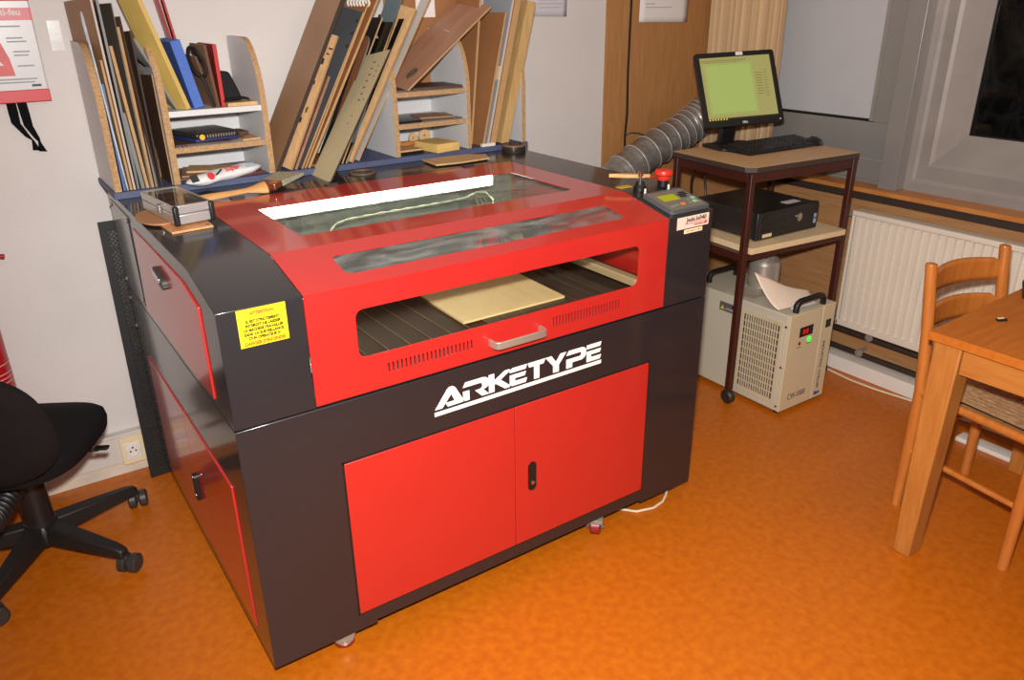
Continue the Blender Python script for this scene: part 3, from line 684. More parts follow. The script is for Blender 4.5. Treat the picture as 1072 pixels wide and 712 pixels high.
WB = dict(
 hdf=wood('hardboard', (160, 122, 88), (146, 108, 76), 5, (1, 1, 1), .55), ply=wood('plywood light', (206, 168, 122), (188, 148, 100), 7, (10, 10, 1), .6),
 brown=wood('brown board', (150, 98, 58), (132, 82, 46), 5, (6, 6, 1), .6), dark=wood('dark brown board', (96, 66, 46), (80, 52, 36), 6, (4, 4, 1), .55),
 slate=mat('slate acrylic', (72, 74, 78), .35, var=.12, scale=7), blk=mat('black acrylic', (24, 22, 22), .3, var=.1), blueb=mat('blue sheet', (52, 84, 132), .4, var=.1),
 clear=mat('frosted strip', (176, 184, 192), .3, var=.25, scale=50), grey=mat('grey sheet', (92, 90, 86), .35, var=.15, scale=9), white=mat('white sheet', (212, 208, 202), .55, var=.04),
 cream=mat('cream sheet', (196, 182, 144), .55, var=.06), copper=mat('coppery strip', (176, 132, 108), .35, .5, var=.2, scale=30), teal=mat('teal sheet', (110, 132, 138), .4, var=.05),
 card=wood('cardboard', (158, 108, 66), (146, 96, 56), 4, (1, 1, 1), .75), bgrey=mat('blue grey sheet', (150, 158, 164), .45, var=.05),
 pine=wood('pine', (190, 128, 72), (160, 96, 48), 6, (9, 9, .8), .6), plank=wood('plank', (192, 160, 106), (174, 138, 84), 6, (9, 9, .8), .6), smoke=mat('smoked acrylic', (64, 58, 50), .25, var=.1))
EDGE = dict(lightw=mat('light wood edge', (176, 138, 94), .7, var=.1, scale=40), burn=M_brownedge, white=mat('pinkish white edge', (186, 172, 160), .7, var=.05), grey=mat('pale grey edge', (104, 103, 100), .4, var=.05))
#       key   face    edge    name, label
SPEC = [
 ('L1', 'blueb', 'blueb', 'acrylic_sheet', 'narrow blue sheet leaning against the leftmost rack divider'),
 ('L1b', 'clear', 'grey', 'acrylic_strip', 'frosted clear plastic strip with ragged top in the left rack bay'),
 ('L2', 'ply', 'lightw', 'wood_sheet', 'thin light wood strip beside the blue sheet in the left rack bay'),
 ('L3', 'hdf', 'white', 'hardboard_sheet', 'tall wide brown hardboard with pale edge at the left of the left bay'),
 ('L4a', 'slate', 'grey', 'acrylic_sheet', 'tall thin dark grey sheet right of the wide brown hardboard'),
 ('L4b', 'slate', 'grey', 'acrylic_sheet', 'short dark grey sheet low in the left rack bay'),
 ('L5', 'ply', 'lightw', 'wood_sheet', 'light wood board in front of the smoky acrylic sheet in the left bay'),
 ('L6', 'smoke', 'grey', 'acrylic_sheet', 'smoky dark acrylic strip reaching high in the left rack bay'),
 ('L7', 'ply', 'lightw', 'wood_sheet', 'mid brown board right of the smoky acrylic strip'),
 ('L10', 'grey', 'grey', 'acrylic_sheet', 'short grey brown sheet at the front of the left rack bay'),
 ('L8', 'dark', 'burn', 'wood_sheet', 'tall dark brown board near the second rack divider'),
 ('L8b', 'dark', 'burn', 'wood_sheet', 'second dark brown board tucked against the tall dark one'),
 ('L9', 'ply', 'lightw', 'wood_strip', 'very tall light wood strip leaving the top of the photo in the left bay'),
 ('L11', 'dark', 'lightw', 'wood_sheet', 'dark brown sheet with paler edge flat against the second divider'),
 ('M1', 'hdf', 'burn', 'hardboard_sheet', 'broad brown hardboard sheet with burnt front edge leaning in the middle bay'),
 ('M2', 'ply', 'lightw', 'wood_strip', 'light wood strip with jigsaw cut-outs in the middle bay'),
 ('M3', 'copper', 'copper', 'copper_strip', 'shiny coppery strip in front of the slate sheet'),
 ('M4', 'slate', 'lightw', 'acrylic_sheet', 'slate grey sheet with a light wooden edge in the middle bay'),
 ('M4n', 'card', 'lightw', 'notebook', 'brown notebook with white spiral binding standing behind the slate sheet'),
 ('M5', 'brown', 'lightw', 'wood_sheet', 'tall orange brown board right of the slate sheet'),
 ('M7', 'brown', 'grey', 'wood_sheet', 'brown sheet with a rounded top corner in the middle bay'),
 ('M8a', 'blk', 'lightw', 'acrylic_sheet', 'black sheet left of the cream perforated panel'),
 ('M9', 'cream', 'burn', 'perforated_panel', 'cream panel with rows of small holes leaning in front of the black sheets'),
 ('M8b', 'blk', 'lightw', 'acrylic_sheet', 'black sheet rising straight above the cream perforated panel'),
 ('M8c', 'blk', 'lightw', 'acrylic_sheet', 'short black sheet next to the light wood board'),
 ('M12', 'teal', 'grey', 'plastic_sheet', 'teal grey sheet at the top behind the light wood board'),
 ('M10', 'ply', 'lightw', 'wood_sheet', 'light wood board with square top at the right of the middle bay'),
 ('M11', 'white', 'lightw', 'plastic_sheet', 'white narrow sheet at the far right of the middle bay'),
 ('B1', 'card', 'lightw', 'cardboard_sheet', 'upright brown cardboard sheet next to the fifth rack divider'),
 ('B2', 'card', 'lightw', 'cardboard_sheet', 'leaning brown cardboard sheet left of the blue grey sheet'),
 ('B3', 'brown', 'burn', 'wood_sheet', 'dark brown sheet at the top behind the leaning cardboard'),
 ('B4', 'bgrey', 'white', 'plastic_sheet', 'blue grey sheet with a cream card taped on in the right bay'),
 ('B5', 'pine', 'lightw', 'wood_plank', 'orange pine plank with dark knots in the right bay'),
 ('B6', 'white', 'white', 'plastic_strip', 'white strip between the pine plank and the beige plank'),
 ('B7', 'plank', 'plank', 'wood_plank', 'thick beige plank leaning against the last rack divider'),
]
for key, fc, ed, nm, lab in SPEC:
    P, T, th, dep, sk = BOARDS[key]
    P, T, B, N = slab(P, T, th, dep, sk)
    w = MB()
    if key == 'M7':        # rounded upper front corner
        pl = []
        for i in range(7):
            t = i * PI / 12; pl.append(T - (T - P).normalized() * (.035 * (1 - math.sin(t))) + B.normalized() * (.035 * (1 - math.cos(t))))
        ring = [P] + pl + [T + B, P + B]
        k = len(ring)
        w.add([q - N for q in ring] + [q + N for q in ring], [tuple(range(k)), tuple(range(2 * k - 1, k - 1, -1))] + [(i, (i + 1) % k, k + (i + 1) % k, k + i) for i in range(k)])
        w.m = [0, 0] + [1] * k
    elif key in ('L1b',):  # ragged outline
        d = (T - P)
        ring = [P, P + d * .97, P + d * 1.0 + B * .3, P + d * .965 + B * .5, P + d * .99 + B * .9, P + d * .78 + B, P + d * .74 + B * 2.3, P + d * .70 + B * 2.2, P + d * .66 + B, P + B]
        k = len(ring)
        w.add([q - N for q in ring] + [q + N for q in ring], [tuple(range(k)), tuple(range(2 * k - 1, k - 1, -1))] + [(i, (i + 1) % k, k + (i + 1) % k, k + i) for i in range(k)])
    else:
        w.hexa([P - N, P + N, P + N + B, P - N + B, T - N, T + N, T + N + B, T - N + B])
        w.m = [1, 1, 1, 0, 1, 0]
    special = key in ('M2', 'M4n', 'M9', 'B4', 'B5', 'M4')
    d = (T - P).normalized(); b = B.normalized(); n = -N.normalized()
    if not special:
        tag(w.build(nm, [WB[fc], EDGE.get(ed, WB.get(ed))], bevel=.0006, seg=1), lab, 'board', 'sheets and offcuts in the rack'); continue
    t = thing(nm, lab, 'notebook' if key == 'M4n' else 'board', P, 'sheets and offcuts in the rack')
    w.build('board' if key != 'M4n' else 'cover', [WB[fc], EDGE.get(ed, WB.get(ed))], t, bevel=.0006, seg=1)
    Ln = (T - P).length; f0 = P - N
    def on(a, s): return f0 + d * a * Ln + b * s          # a along the front edge, s back from it
    w = MB()
    if key == 'M2':
        for a, s, ha, hs in ((.80, .022, .045, .004), (.72, .035, .05, .004), (.64, .03, .03, .006), (.58, .05, .05, .004), (.44, .02, .04, .003), (.36, .03, .04, .004), (.9, .008, .012, .008), (.86, .012, .01, .006)):
            w.obox(on(a, s), d * ha * Ln * .5, b * hs, n * .0006)
        w.build('cut_out', M_brownedge, t)
    if key == 'M4n':
        for i in range(6):
            c = T + b * (.02 + i * .025) + d * .004
            w.tube([c + (n * math.cos(q) + d * math.sin(q)) * .012 for q in [j * 2 * PI / 10 for j in range(11)]], .004, 6)
        w.build('spiral_binding', M_white, t)
    if key == 'M9':
        for i in range(7):
            for s in (.055, .062): w.cyl(on(.62 + i * .05, s + i * .002), on(.62 + i * .05, s + i * .002) + n * .0006, .003, n=8)
        for a, s in ((.84, .03), (.8, .03), (.88, .032), (.62, .03), (.5, .06), (.44, .062)): w.cyl(on(a, s), on(a, s) + n * .0006, .003, n=8)
        w.build('hole', M_brownedge, t)
    if key == 'B4':
        w.obox(on(.44, .045) + n * .0015, d * .025, b * .05, n * .001); w.build('taped_card', M_cream, t)
    if key == 'B5':
        for a, s in ((.1, .02), (.36, .012), (.30, .03), (.06, .01), (.62, .02)): w.lathe(on(a, s), [(.0035, 0), (.0055, .0003), (.0035, .0007)], n, 10)
        w.build('knot', M_brownedge, t)
    if key == 'M4':
        for a in (.94, .86, .78): w.lathe(on(a, .012) , [(.006, 0), (.006, .0008), (.003, .0010)], n, 14)
        w.build('notch', M_brownedge, t)
w = MB(); w.hexa([(.72, 1.300, ZB1 + .0006), (.93, 1.300, ZB1 + .0006), (.93, 1.304, ZB1 + .0006), (.72, 1.304, ZB1 + .0006), (.74, 1.305, 1.33), (.93, 1.305, 1.33), (.93, 1.309, 1.33), (.74, 1.309, 1.33)])
tag(w.build('plastic_sheet', WB['white']), 'white sheet standing at the back of the middle bay', 'board', 'sheets and offcuts in the rack')
# brown offcut flat at the bottom of the middle bay
w = MB(); w.prism([(.60, 1.06), (.70, 1.06), (.77, 1.24), (.70, 1.26)], XY, ZB1 + .0006, ZB1 + .006)
tag(w.build('wood_offcut', WB['brown']), 'brown offcut lying flat on the rack base under the white sheet', 'board')
# big reddish plywood leaning across the right shelves, and the cardboard behind it
P, T, B, N = slab((1.003, 1.036, 1.3105), (1.372, 1.05, 1.58), .007, .235, 0, .022)
w = MB(); w.hexa([P - N, P + N, P + N + B, P - N + B, T - N, T + N, T + N + B, T - N + B]); w.m = [1, 1, 1, 0, 1, 0]
t = thing('plywood_sheet', 'reddish plywood sheet with a green sticker leaning steeply over the right shelves', 'board', P)
w.build('board', [wood('reddish ply', (176, 132, 106), (160, 114, 88), 5, (1, 8, 1), .5), EDGE['lightw']], t, bevel=.0006, seg=1)
w = MB(); d = (T - P).normalized(); b = B.normalized(); c = P - N + d * .075 + b * .07
w.plate([(.03 * math.cos(i * PI / 10) * (1 if i % 3 else .85), .022 * math.sin(i * PI / 10)) for i in range(20)], [], c, d, b, -.0006)
for f in range(len(w.m)): pass
w.build('sticker', mat('sticker green', (150, 162, 142), .5, var=.4, scale=60, col2=(84, 104, 84)), t)
w = MB(); w.prism([(1.06, 1.306), (1.238, 1.306), (1.238, 1.507), (1.43, 1.507), (1.43, 1.80), (1.06, 1.80)], lambda u, v, a: (u, a + (v - 1.3) * .02, v), 1.294, 1.298)
tag(w.build('cardboard_sheet', WB['card']), 'large brown cardboard sheet standing against the wall behind the reddish plywood', 'board')
w = MB(); w.hexa([(1.190, 1.294, 1.545), (1.272, 1.294, 1.545), (1.272, 1.2955, 1.545), (1.190, 1.2955, 1.545), (1.190, 1.3, 1.76), (1.272, 1.3, 1.76), (1.272, 1.3015, 1.76), (1.190, 1.3015, 1.76)])
tag(w.build('paper_sheet', M_paper), 'white sheet clipped on the tall cardboard above the reddish plywood', 'paper')
w = MB(); w.box(1.30, 1.36, 1.024, 1.036, ZB1 + .0004, ZB1 + .012)
tag(w.build('wood_block', M_white), 'small white block at the foot of the pine plank', 'block')

# ---- left shelf unit, top shelf (z 1.302)
def lean(name, label, cat, x0, th, dep, h, tilt, y0, m, m2=None, z0=1.3025, yaw=0., grp=None, parts=None, bev=.001):
    """upright slab leaning sideways by tilt (radians, + to the right)"""
    P = Vector((x0, y0, z0)); d = Vector((math.sin(tilt), 0, math.cos(tilt))); b = Vector((-math.sin(yaw), math.cos(yaw), 0)); n = d.cross(b); n = n if n.x > 0 else -n
    z = 0 if tilt > 0 else 0
    T = P + d * h; B = b * dep; N = n * th
    w = MB(); w.hexa([P, P + N, P + N + B, P + B, T, T + N, T + N + B, T + B]); w.m = [1, 1, 1, 0, 1, 0]
    lo = min(v[2] for v in w.v)
    w.v = [(v[0], v[1], v[2] - lo + z0) for v in w.v]
    return w, P, d, b, n, N, B, T
g1 = 'files standing on the left top shelf'
for (nm, lab, cat, a, m, m2) in (
    ('folder', 'yellow folder with crumpled papers leaning left on the top shelf', 'folder', (.250, .014, .10, .36, -.27, 1.05, .38), mat('folder yellow', (206, 176, 96), .6, var=.1, scale=14), mat('folder yellow edge', (200, 170, 96), .6, var=.05)),
    ('wood_sheet', 'thin brown board leaning just right of the yellow folder', 'board', (.252, .004, .18, .40, -.25, 1.08), WB['hdf'], WB['hdf']),
    ('binder', 'blue cloth binder leaning left on the top shelf', 'binder', (.274, .030, .2, .20, -.20, 1.06), mat('binder blue', (66, 98, 170), .75, var=.15, scale=120), mat('binder blue edge', (70, 104, 180), .75, var=.12, scale=120)),
    ('wood_sheet', 'brown sheet with a cut-out edge standing right of the blue binder', 'board', (.333, .006, .18, .155, -.22, 1.06), WB['hdf'], WB['dark']),
    ('wood_sheet', 'narrow brown sheet next to the red book', 'board', (.343, .008, .17, .185, -.08, 1.055), WB['hdf'], WB['dark']),
    ('book', 'thin dark red book standing upright on the top shelf', 'book', (.355, .012, .18, .185, -.01, 1.05), mat('book red', (132, 32, 28), .5, var=.05), mat('book red edge', (176, 40, 32), .5, var=.05)),
    ('ruler', 'tall red translucent ruler-like strip behind the blue binder', 'strip', (.31, .012, .03, .40, -.16, 1.28), mat('red strip', (170, 62, 56), .3, var=.1), MATS['book red']),
    ('red_strip', 'shorter dark red strip beside the tall red one', 'strip', (.325, .007, .03, .315, -.145, 1.275), MATS['book red'], MATS['book red edge'])):
    x0, th, dep, h, tl, y0 = a[:6]
    w, P, d, b, n, N, B, T = lean(nm, lab, cat, x0, th, dep, h, tl, y0, m, yaw=a[6] if len(a) > 6 else 0)
    o = tag(w.build(nm, [m, m2], bevel=.001), lab, cat, g1)
w = MB()
w.grid(lambda u, v: (.222 - .085 * v - .01 * math.sin(v * 9) * u, 1.048 + .12 * u, 1.3035 + .21 * v * (1 - .1 * u)), 4, 12)
tag(w.build('paper_sheet', mat('grey limp sheet', (150, 148, 142), .5, var=.1), solid=.001), 'limp grey sheet hanging out left of the yellow folder', 'paper')
w = MB()
pth = []
for i in range(25):
    t = i / 24 * 2 * PI
    pth.append((.298 + .019 * math.cos(t) - .012 * math.sin(t), 1.045 + .006 * math.sin(2 * t), 1.44 + .042 * math.sin(t)))
w.tube(pth, .0055, 8, flat=1.6)
w.tube([(.306, 1.043, 1.40), (.318, 1.043, 1.36), (.33, 1.046, 1.306)], .005, 8)
tag(w.build('strap_loop', M_black), 'black strap loop hooked over the brown sheets on the top shelf', 'strap')
w = MB(); w.box(.372, .466, 1.04, 1.12, 1.3025, 1.314); tag(w.build('wood_offcut', WB['ply'], bevel=.001), 'light wooden strip lying at the right end of the top left shelf', 'board')
c = thing('cap', 'black peaked cap resting on the light wooden strip', 'cap', (.41, 1.1, 1.3145))
M_cap = mat('black felt', (30, 31, 32), .85, var=.1, scale=40, spec=.2)
w = MB(); w.prism([(.372, 1.3165), (.369, 1.36), (.371, 1.408), (.398, 1.406), (.419, 1.352), (.431, 1.3165)], lambda u, v, a: (u - (a - 1.07) * .1, a, v), 1.066, 1.155)
w.build('crown', M_cap, c, bevel=.009, seg=3)
w = MB(); w.grid(lambda u, v: (.372 + .076 * u - .012 * v * (1 - u), 1.085 - (.046 - .018 * u) * v, 1.3225 + .007 * math.sin(u * PI) - .004 * v), 10, 5); w.build('peak', M_cap, c, solid=.003)

# ---- left shelf unit, middle shelf (z 1.193)
bx = thing('drill_bit_box', 'black and blue plastic bit case with a yellow badge on the middle left shelf', 'case', (.31, 1.14, 1.2))
w = MB(); w.prism([(.262, 1.052), (.402, 1.075), (.372, 1.245), (.212, 1.225)], XY, 1.2105, 1.2275); w.build('lid', mat('smoky lid', (44, 42, 40), .2, var=.15, scale=25), bx, bevel=.005)
w = MB(); w.prism([(.260, 1.05), (.404, 1.073), (.374, 1.247), (.210, 1.227)], XY, 1.1995, 1.211); w.build('tray', mat('navy plastic', (40, 48, 92), .45, var=.06), bx, bevel=.004)
w = MB(); w.cyl((.281, 1.0532, 1.2165), (.281, 1.0505, 1.2165), .0085, n=20); w.build('badge', mat('badge yellow', (226, 170, 24), .5, var=.03), bx)
w = MB()
for i in range(11): w.box(.297 + i * .0088, .301 + i * .0088, 1.0568 + i * .00142, 1.060 + i * .00142, 1.2125, 1.2215)
w.build('drill_bit', mat('bits', (150, 140, 124), .35, .6, var=.1), bx)
for i, (pl, m, lab) in enumerate((([(.20, 1.06), (.37, 1.05), (.37, 1.22), (.205, 1.24)], 'dark', 'dark brown sheet lying under the bit case'),
                                  ([(.405, 1.05), (.465, 1.06), (.46, 1.20), (.40, 1.18)], 'ply', 'light wood scrap at the right end of the middle left shelf'),)):
    w = MB(); w.prism(pl, XY, 1.1935, 1.1985); tag(w.build('wood_offcut', WB[m]), lab, 'board')
w = MB(); w.prism([(.41, 1.06), (.455, 1.11), (.44, 1.2), (.415, 1.15)], XY, 1.1990, 1.2035); tag(w.build('wood_offcut', WB['hdf']), 'brown scrap lying on the light wood scrap beside the bit case', 'board')
w = MB(); w.prism([(.415, 1.12), (.45, 1.13), (.44, 1.21), (.41, 1.2)], XY, 1.204, 1.212); tag(w.build('wood_offcut', WB['dark']), 'short dark stick on the scraps behind the bit case', 'board')
w = MB(); w.grid(lambda u, v: (.193 + .035 * u, 1.036 + .012 * v, 1.1937 + .005 * abs(math.sin(u * 9 + v * 7))), 12, 6); tag(w.build('foil_scrap', M_chrome, solid=.0006), 'crumpled silver foil scrap at the left end of the middle shelf', 'foil')
# ---- left shelf unit, base level
for pl, z, m, lab in (([(.20, 1.09), (.33, 1.08), (.45, 1.24), (.22, 1.27)], ZB1 + .0006, 'dark', 'dark board at the bottom of the left shelf stack'),
                      ([(.21, 1.10), (.40, 1.09), (.46, 1.2), (.25, 1.26)], ZB1 + .0066, 'hdf', 'brown board in the middle of the stack on the rack base'),
                      ([(.235, 1.14), (.40, 1.08), (.465, 1.12), (.27, 1.25)], ZB1 + .0126, 'ply', 'lighter board topping the stack on the rack base')):
    w = MB(); w.prism(pl, XY, z, z + .0055); tag(w.build('wood_offcut', WB[m]), lab, 'board')
w = MB(); w.obox((.385, 1.052, ZB1 + .005), (.07, .02, 0), (-.008, .022, 0), (0, 0, .0045)); tag(w.build('notebook', mat('maroon cover', (104, 52, 48), .6, var=.08), bevel=.001), 'thin maroon booklet lying under the white packet', 'book')
# white glue packet
bg = thing('glue_packet', 'crumpled white plastic packet with red lettering lying behind the brush', 'packet', (.32, 1.02, ZB1 + .02))
A, Bp = Vector((.196, .985, 1.093)), Vector((.452, 1.062, 1.108)); ax = (Bp - A).normalized(); sd = Vector((-ax.y, ax.x, 0)).normalized()
def bag(u, v):
    t = v * 2 * PI; wdt = .034 * min(1, (min(u, 1 - u) * 4.5) ** .6 + .18); hgt = .017 * min(1, (min(u, 1 - u) * 5) ** .7) + .0015
    return A + (Bp - A) * u + sd * wdt * math.cos(t) + UZ * hgt * math.sin(t) * (1 + .12 * math.sin(u * 17 + 3 * math.cos(t)))
w = MB(); w.grid(bag, 28, 18); w.build('packet', mat('packet white', (224, 222, 222), .4, var=.04, scale=20), bg)
def bagtop(u, s): return A + (Bp - A) * u - sd * .034 * math.cos(s) + UZ * (.0165 * math.sin(s) + .003)
U2 = ax; V2 = (sd * .6 + UZ * .8).normalized()
text('lettering', 'Super', .022, mat('packet red', (214, 50, 56), .5, var=.03), bg, bagtop(.56, .65), (ax + UZ * .0).normalized(), V2, bold=.0005)
w = MB(); w.lathe(bagtop(.26, .55), [(.012, -.002), (.012, .0012), (.007, .0016)], ax.cross(V2), 20); w.build('round_logo', MATS['packet red'], bg)
w = MB(); w.obox(bagtop(.37, .8), (ax * .9 + V2 * .5).normalized() * .018, (V2 - ax * .5).normalized() * .003, ax.cross(V2) * .0008); w.obox(bagtop(.06, .8), ax * .012, V2 * .012, ax.cross(V2) * .0008); w.build('dark_print', M_dgrey, bg)
w = MB()
for k in range(2): w.obox(bagtop(.80, .95 - k * .3), ax * .016, V2 * .003, ax.cross(V2) * .0008)
w.build('printed_lines', mat('packet grey print', (150, 170, 180), .6, var=.04), bg)
# flat brush
br = thing('brush', 'wide flat paint brush with wooden handle lying in front of the rack', 'brush', (.35, .87, ZT))
hA, hB = Vector((.150, .826, ZT + .011)), Vector((.398, .848, ZT + .017)); hd = (hB - hA).normalized(); hs = Vector((-hd.y, hd.x, 0)).normalized()
w = MB(); w.tube([hA + (hB - hA) * u for u in (0, .1, .3, .55, .75, .86, .94, 1.0)], [.008, .0115, .012, .0095, .009, .014, .02, .022], 14, flat=.5)
w.build('handle', wood('brush handle', (206, 156, 98), (184, 132, 76), 12, (1, 8, 8), .45), br)
fd = Vector((.74, .67, .06)).normalized(); fs = Vector((-.67, .74, 0)).normalized(); fu = fd.cross(fs); c0 = hB + fd * .02
w = MB(); w.obox(c0 + UZ * .002, fd * .024, fs * .033, fu * .010); w.build('ferrule', mat('copper ferrule', (206, 134, 96), .25, .9, var=.08), br, bevel=.003)
w = MB()
p0 = c0 + fd * .024 + UZ * .002
w.hexa([p0 - fs * .034 - fu * .009, p0 - fs * .034 + fu * .009, p0 + fs * .034 + fu * .009, p0 + fs * .034 - fu * .009] + [q + fd * .115 for q in (p0 - fs * .046 - fu * .006, p0 - fs * .046 + fu * .004, p0 + fs * .046 + fu * .004, p0 + fs * .046 - fu * .006)])
for i in range(90):
    a, h = random.uniform(-1, 1), random.uniform(-1, 1); q = p0 + fs * .034 * a + fu * .008 * h
    w.cyl(q, p0 + fd * random.uniform(.112, .126) + fs * (.047 * a + random.uniform(-.002, .002)) + fu * (.005 * h - .002), .0012, .0006, 4)
w.build('bristles', mat('bristles', (166, 160, 136), .8, var=.2, scale=90), br)

# ---- right shelf unit
for pl, z, th, m, lab in (([(.975, 1.06), (1.235, 1.04), (1.235, 1.28), (.975, 1.29)], 1.3055, .004, 'grey', 'dark sheet lying on the top right shelf under the plywood'),
                          ([(1.03, 1.05), (1.234, 1.045), (1.237, 1.20), (1.06, 1.22)], 1.310, .006, 'dark', 'burnt brown sheet on the dark sheet of the top right shelf'),
                          ([(.96, 1.05), (1.06, 1.05), (1.08, 1.22), (.96, 1.25)], 1.1955, .008, 'blk', 'black piece at the left of the middle right shelf'),
                          ([(1.07, 1.05), (1.23, 1.045), (1.23, 1.24), (1.09, 1.26)], 1.1955, .004, 'grey', 'grey sheet at the right of the middle right shelf'),
                          ([(1.075, 1.09), (1.205, 1.06), (1.225, 1.17), (1.09, 1.2)], 1.2, .006, 'hdf', 'brown tile lying on the grey sheet of the middle right shelf'),
                          ([(.962, 1.045), (1.06, 1.05), (1.06, 1.12), (.962, 1.12)], ZB1 + .0006, .010, 'blk', 'black slab lying at the left of the right base shelf'),
                          ([(.962, 1.05), (1.065, 1.055), (1.05, 1.13), (.962, 1.14)], ZB1 + .0112, .006, 'ply', 'light board resting on the black slab of the right base shelf'),
                          ([(.958, 1.17), (1.18, 1.17), (1.18, 1.26), (.96, 1.26)], ZB1 + .0006, .014, 'hdf', 'brown board behind the black slab on the right base shelf')):
    w = MB(); w.prism(pl, XY, z, z + th); tag(w.build('wood_offcut', WB[m], bevel=.0005, seg=1), lab, 'board')
w = MB(); w.obox((1.135, 1.085, ZB1 + .017), (.052, .008, 0), (-.012, .07, 0), (0, 0, .0155)); tag(w.build('wood_block', wood('pale pine', (222, 190, 120), (206, 168, 96), 9, (1, 9, 9), .6), bevel=.001), 'pale pine block on the base of the right shelf unit', 'block')
w = MB(); w.tube([(.965, 1.13, ZB1 + .05), (.985, 1.13, ZB1 + .035), (1.02, 1.135, ZB1 + .026), (1.07, 1.14, ZB1 + .026)], [.007, .008, .009, .008], 8, flat=.6); tag(w.build('tool_handle', WB['pine']), 'curved wooden handle lying behind the pine block', 'handle')
for i, (x, y, r_, lab) in enumerate(((1.098, 1.205, .019, 'smaller wooden disc with a centre hole leaning behind the pine block'), (1.145, 1.20, .024, 'larger wooden disc with a centre hole leaning behind the pine block'))):
    w = MB(); c0 = Vector((x, y, ZB1 + .0152 + r_)); ax_ = Vector((-.12, -1, .0)).normalized()
    n0 = 28; vs = []
    for h in (0, .006):
        for rr in (r_, r_ * .14):
            for k in range(n0):
                t_ = 2 * PI * k / n0; vs.append(c0 + ax_ * h + (Vector((1, -.12, 0)).normalized() * math.cos(t_) + UZ * math.sin(t_)) * rr)
    q = lambda a, k: a * n0 + k % n0
    fs_ = []
    for k in range(n0):
        fs_ += [(q(0, k), q(0, k + 1), q(2, k + 1), q(2, k)), (q(1, k), q(3, k), q(3, k + 1), q(1, k + 1)), (q(0, k), q(1, k), q(1, k + 1), q(0, k + 1)), (q(2, k), q(2, k + 1), q(3, k + 1), q(3, k))]
    w.add(vs, fs_); tag(w.build('wooden_disc', WB['ply']), lab, 'disc', 'wooden discs on the right base shelf')

# ---- loose things on the machine deck
w = MB(); w.prism([(1.022, .995), (1.20, .985), (1.262, .94), (1.235, .872), (1.11, .862), (1.013, .874)], XY, ZT + .0047, ZT + .0107)
tag(w.build('wood_offcut', WB['ply'], bevel=.001), 'flat thin brown board lying on the machine deck in front of the right shelves', 'board')
w = MB()
n0 = 36; R0, R1 = .047, .036; cc = (.762, .945); vs = []
for z, rr in ((ZT + .0006, R0), (ZT + .0056, R0), (ZT + .0056, R1), (ZT + .0006, R1)):
    for k in range(n0): t_ = 2 * PI * k / n0; vs.append((cc[0] + rr * math.cos(t_), cc[1] + rr * math.sin(t_), z))
w.add(vs, [(a * n0 + k, a * n0 + (k + 1) % n0, ((a + 1) % 4) * n0 + (k + 1) % n0, ((a + 1) % 4) * n0 + k) for a in range(4) for k in range(n0)])
for k in range(24): t_ = 2 * PI * k / 24; w.obox((cc[0] + .040 * math.cos(t_), cc[1] + .040 * math.sin(t_), ZT + .0062), (.003, 0, 0), (0, .003, 0), (0, 0, .0006))
tag(w.build('wooden_ring', mat('burnt ring', (96, 78, 60), .6, var=.3, scale=60)), 'flat burnt wooden ring lying on the machine deck below the light wood board', 'ring')
tn = thing('round_tin', 'round dark tin with a brown spiral on its lid', 'tin', (1.41, .955, ZT))
w = MB(); w.lathe((1.405, .962, ZT + .0004), [(.0, 0), (.045, 0), (.046, .002), (.046, .024), (.0, .024)], n=36, closed=False); w.build('tin', mat('dark tin', (74, 66, 60), .35, .6, var=.1), tn)
w = MB(); w.lathe((1.405, .962, ZT + .0245), [(.0, 0), (.045, 0), (.045, .005), (.0, .0055)], n=36, closed=False); w.build('lid', mat('brown lid', (128, 92, 66), .5, var=.15, scale=30), tn)
w = MB(); w.tube([(1.405 + (.008 + .004 * t_) * math.cos(t_ * 1.1), .962 + (.008 + .004 * t_) * math.sin(t_ * 1.1), ZT + .0305) for t_ in [i * .25 for i in range(33)]], .0025, 6); w.build('spiral', M_brownedge, tn)

# ---- aluminium case with clear lid on two wooden pieces
w = MB(); w.prism([(.036, .605), (.042, .513), (.148, .523), (.150, .72), (.034, .70)], XY, ZT + .0006, ZT + .0066)
t = thing('wooden_plate', 'thin square wooden plate under the front of the aluminium case', 'board', (.09, .6, ZT))
w.build('plate', wood('plate wood', (206, 150, 100), (188, 130, 82), 8, (8, 1, 1), .5), t, bevel=.001)
w = MB(); w.cyl((.137, .54, ZT + .0062), (.137, .54, ZT + .0070), .006, n=14); w.build('hole', M_brownedge, t)
w = MB(); n0 = 40
w.prism([(.042 + .05 * math.cos(2 * PI * k / n0), .69 + .095 * math.sin(2 * PI * k / n0)) for k in range(n0)], XY, ZT + .0072, ZT + .0122)
tag(w.build('wooden_disc', mat('tan disc', (172, 118, 76), .5, var=.1, scale=12), bevel=.001), 'tan oval wooden disc sticking out left of the aluminium case', 'board')
cs = thing('aluminium_case', 'flat aluminium case with a clear lid and black corner ends on the left pod', 'case', (.105, .66, ZT + .0125))
c0, c1, c2, c3 = (.062, .548), (.163, .562), (.135, .815), (.032, .80)
def lerp2(a, b, t_): return (a[0] + (b[0] - a[0]) * t_, a[1] + (b[1] - a[1]) * t_)
z0 = ZT + .0125
w = MB(); w.prism([c0, c1, c2, c3], XY, z0, z0 + .026); w.build('tray', M_alucase, cs, bevel=.003)
w = MB()
cen = (.098, .681)
inn = [lerp2(p_, cen, .09) for p_ in (c0, c1, c2, c3)]
w.plate([c0, c1, c2, c3], [inn], (0, 0, z0 + .0275), UX, UY, .022); ld = w.build('lid_frame', M_alucase, cs, bevel=.002)
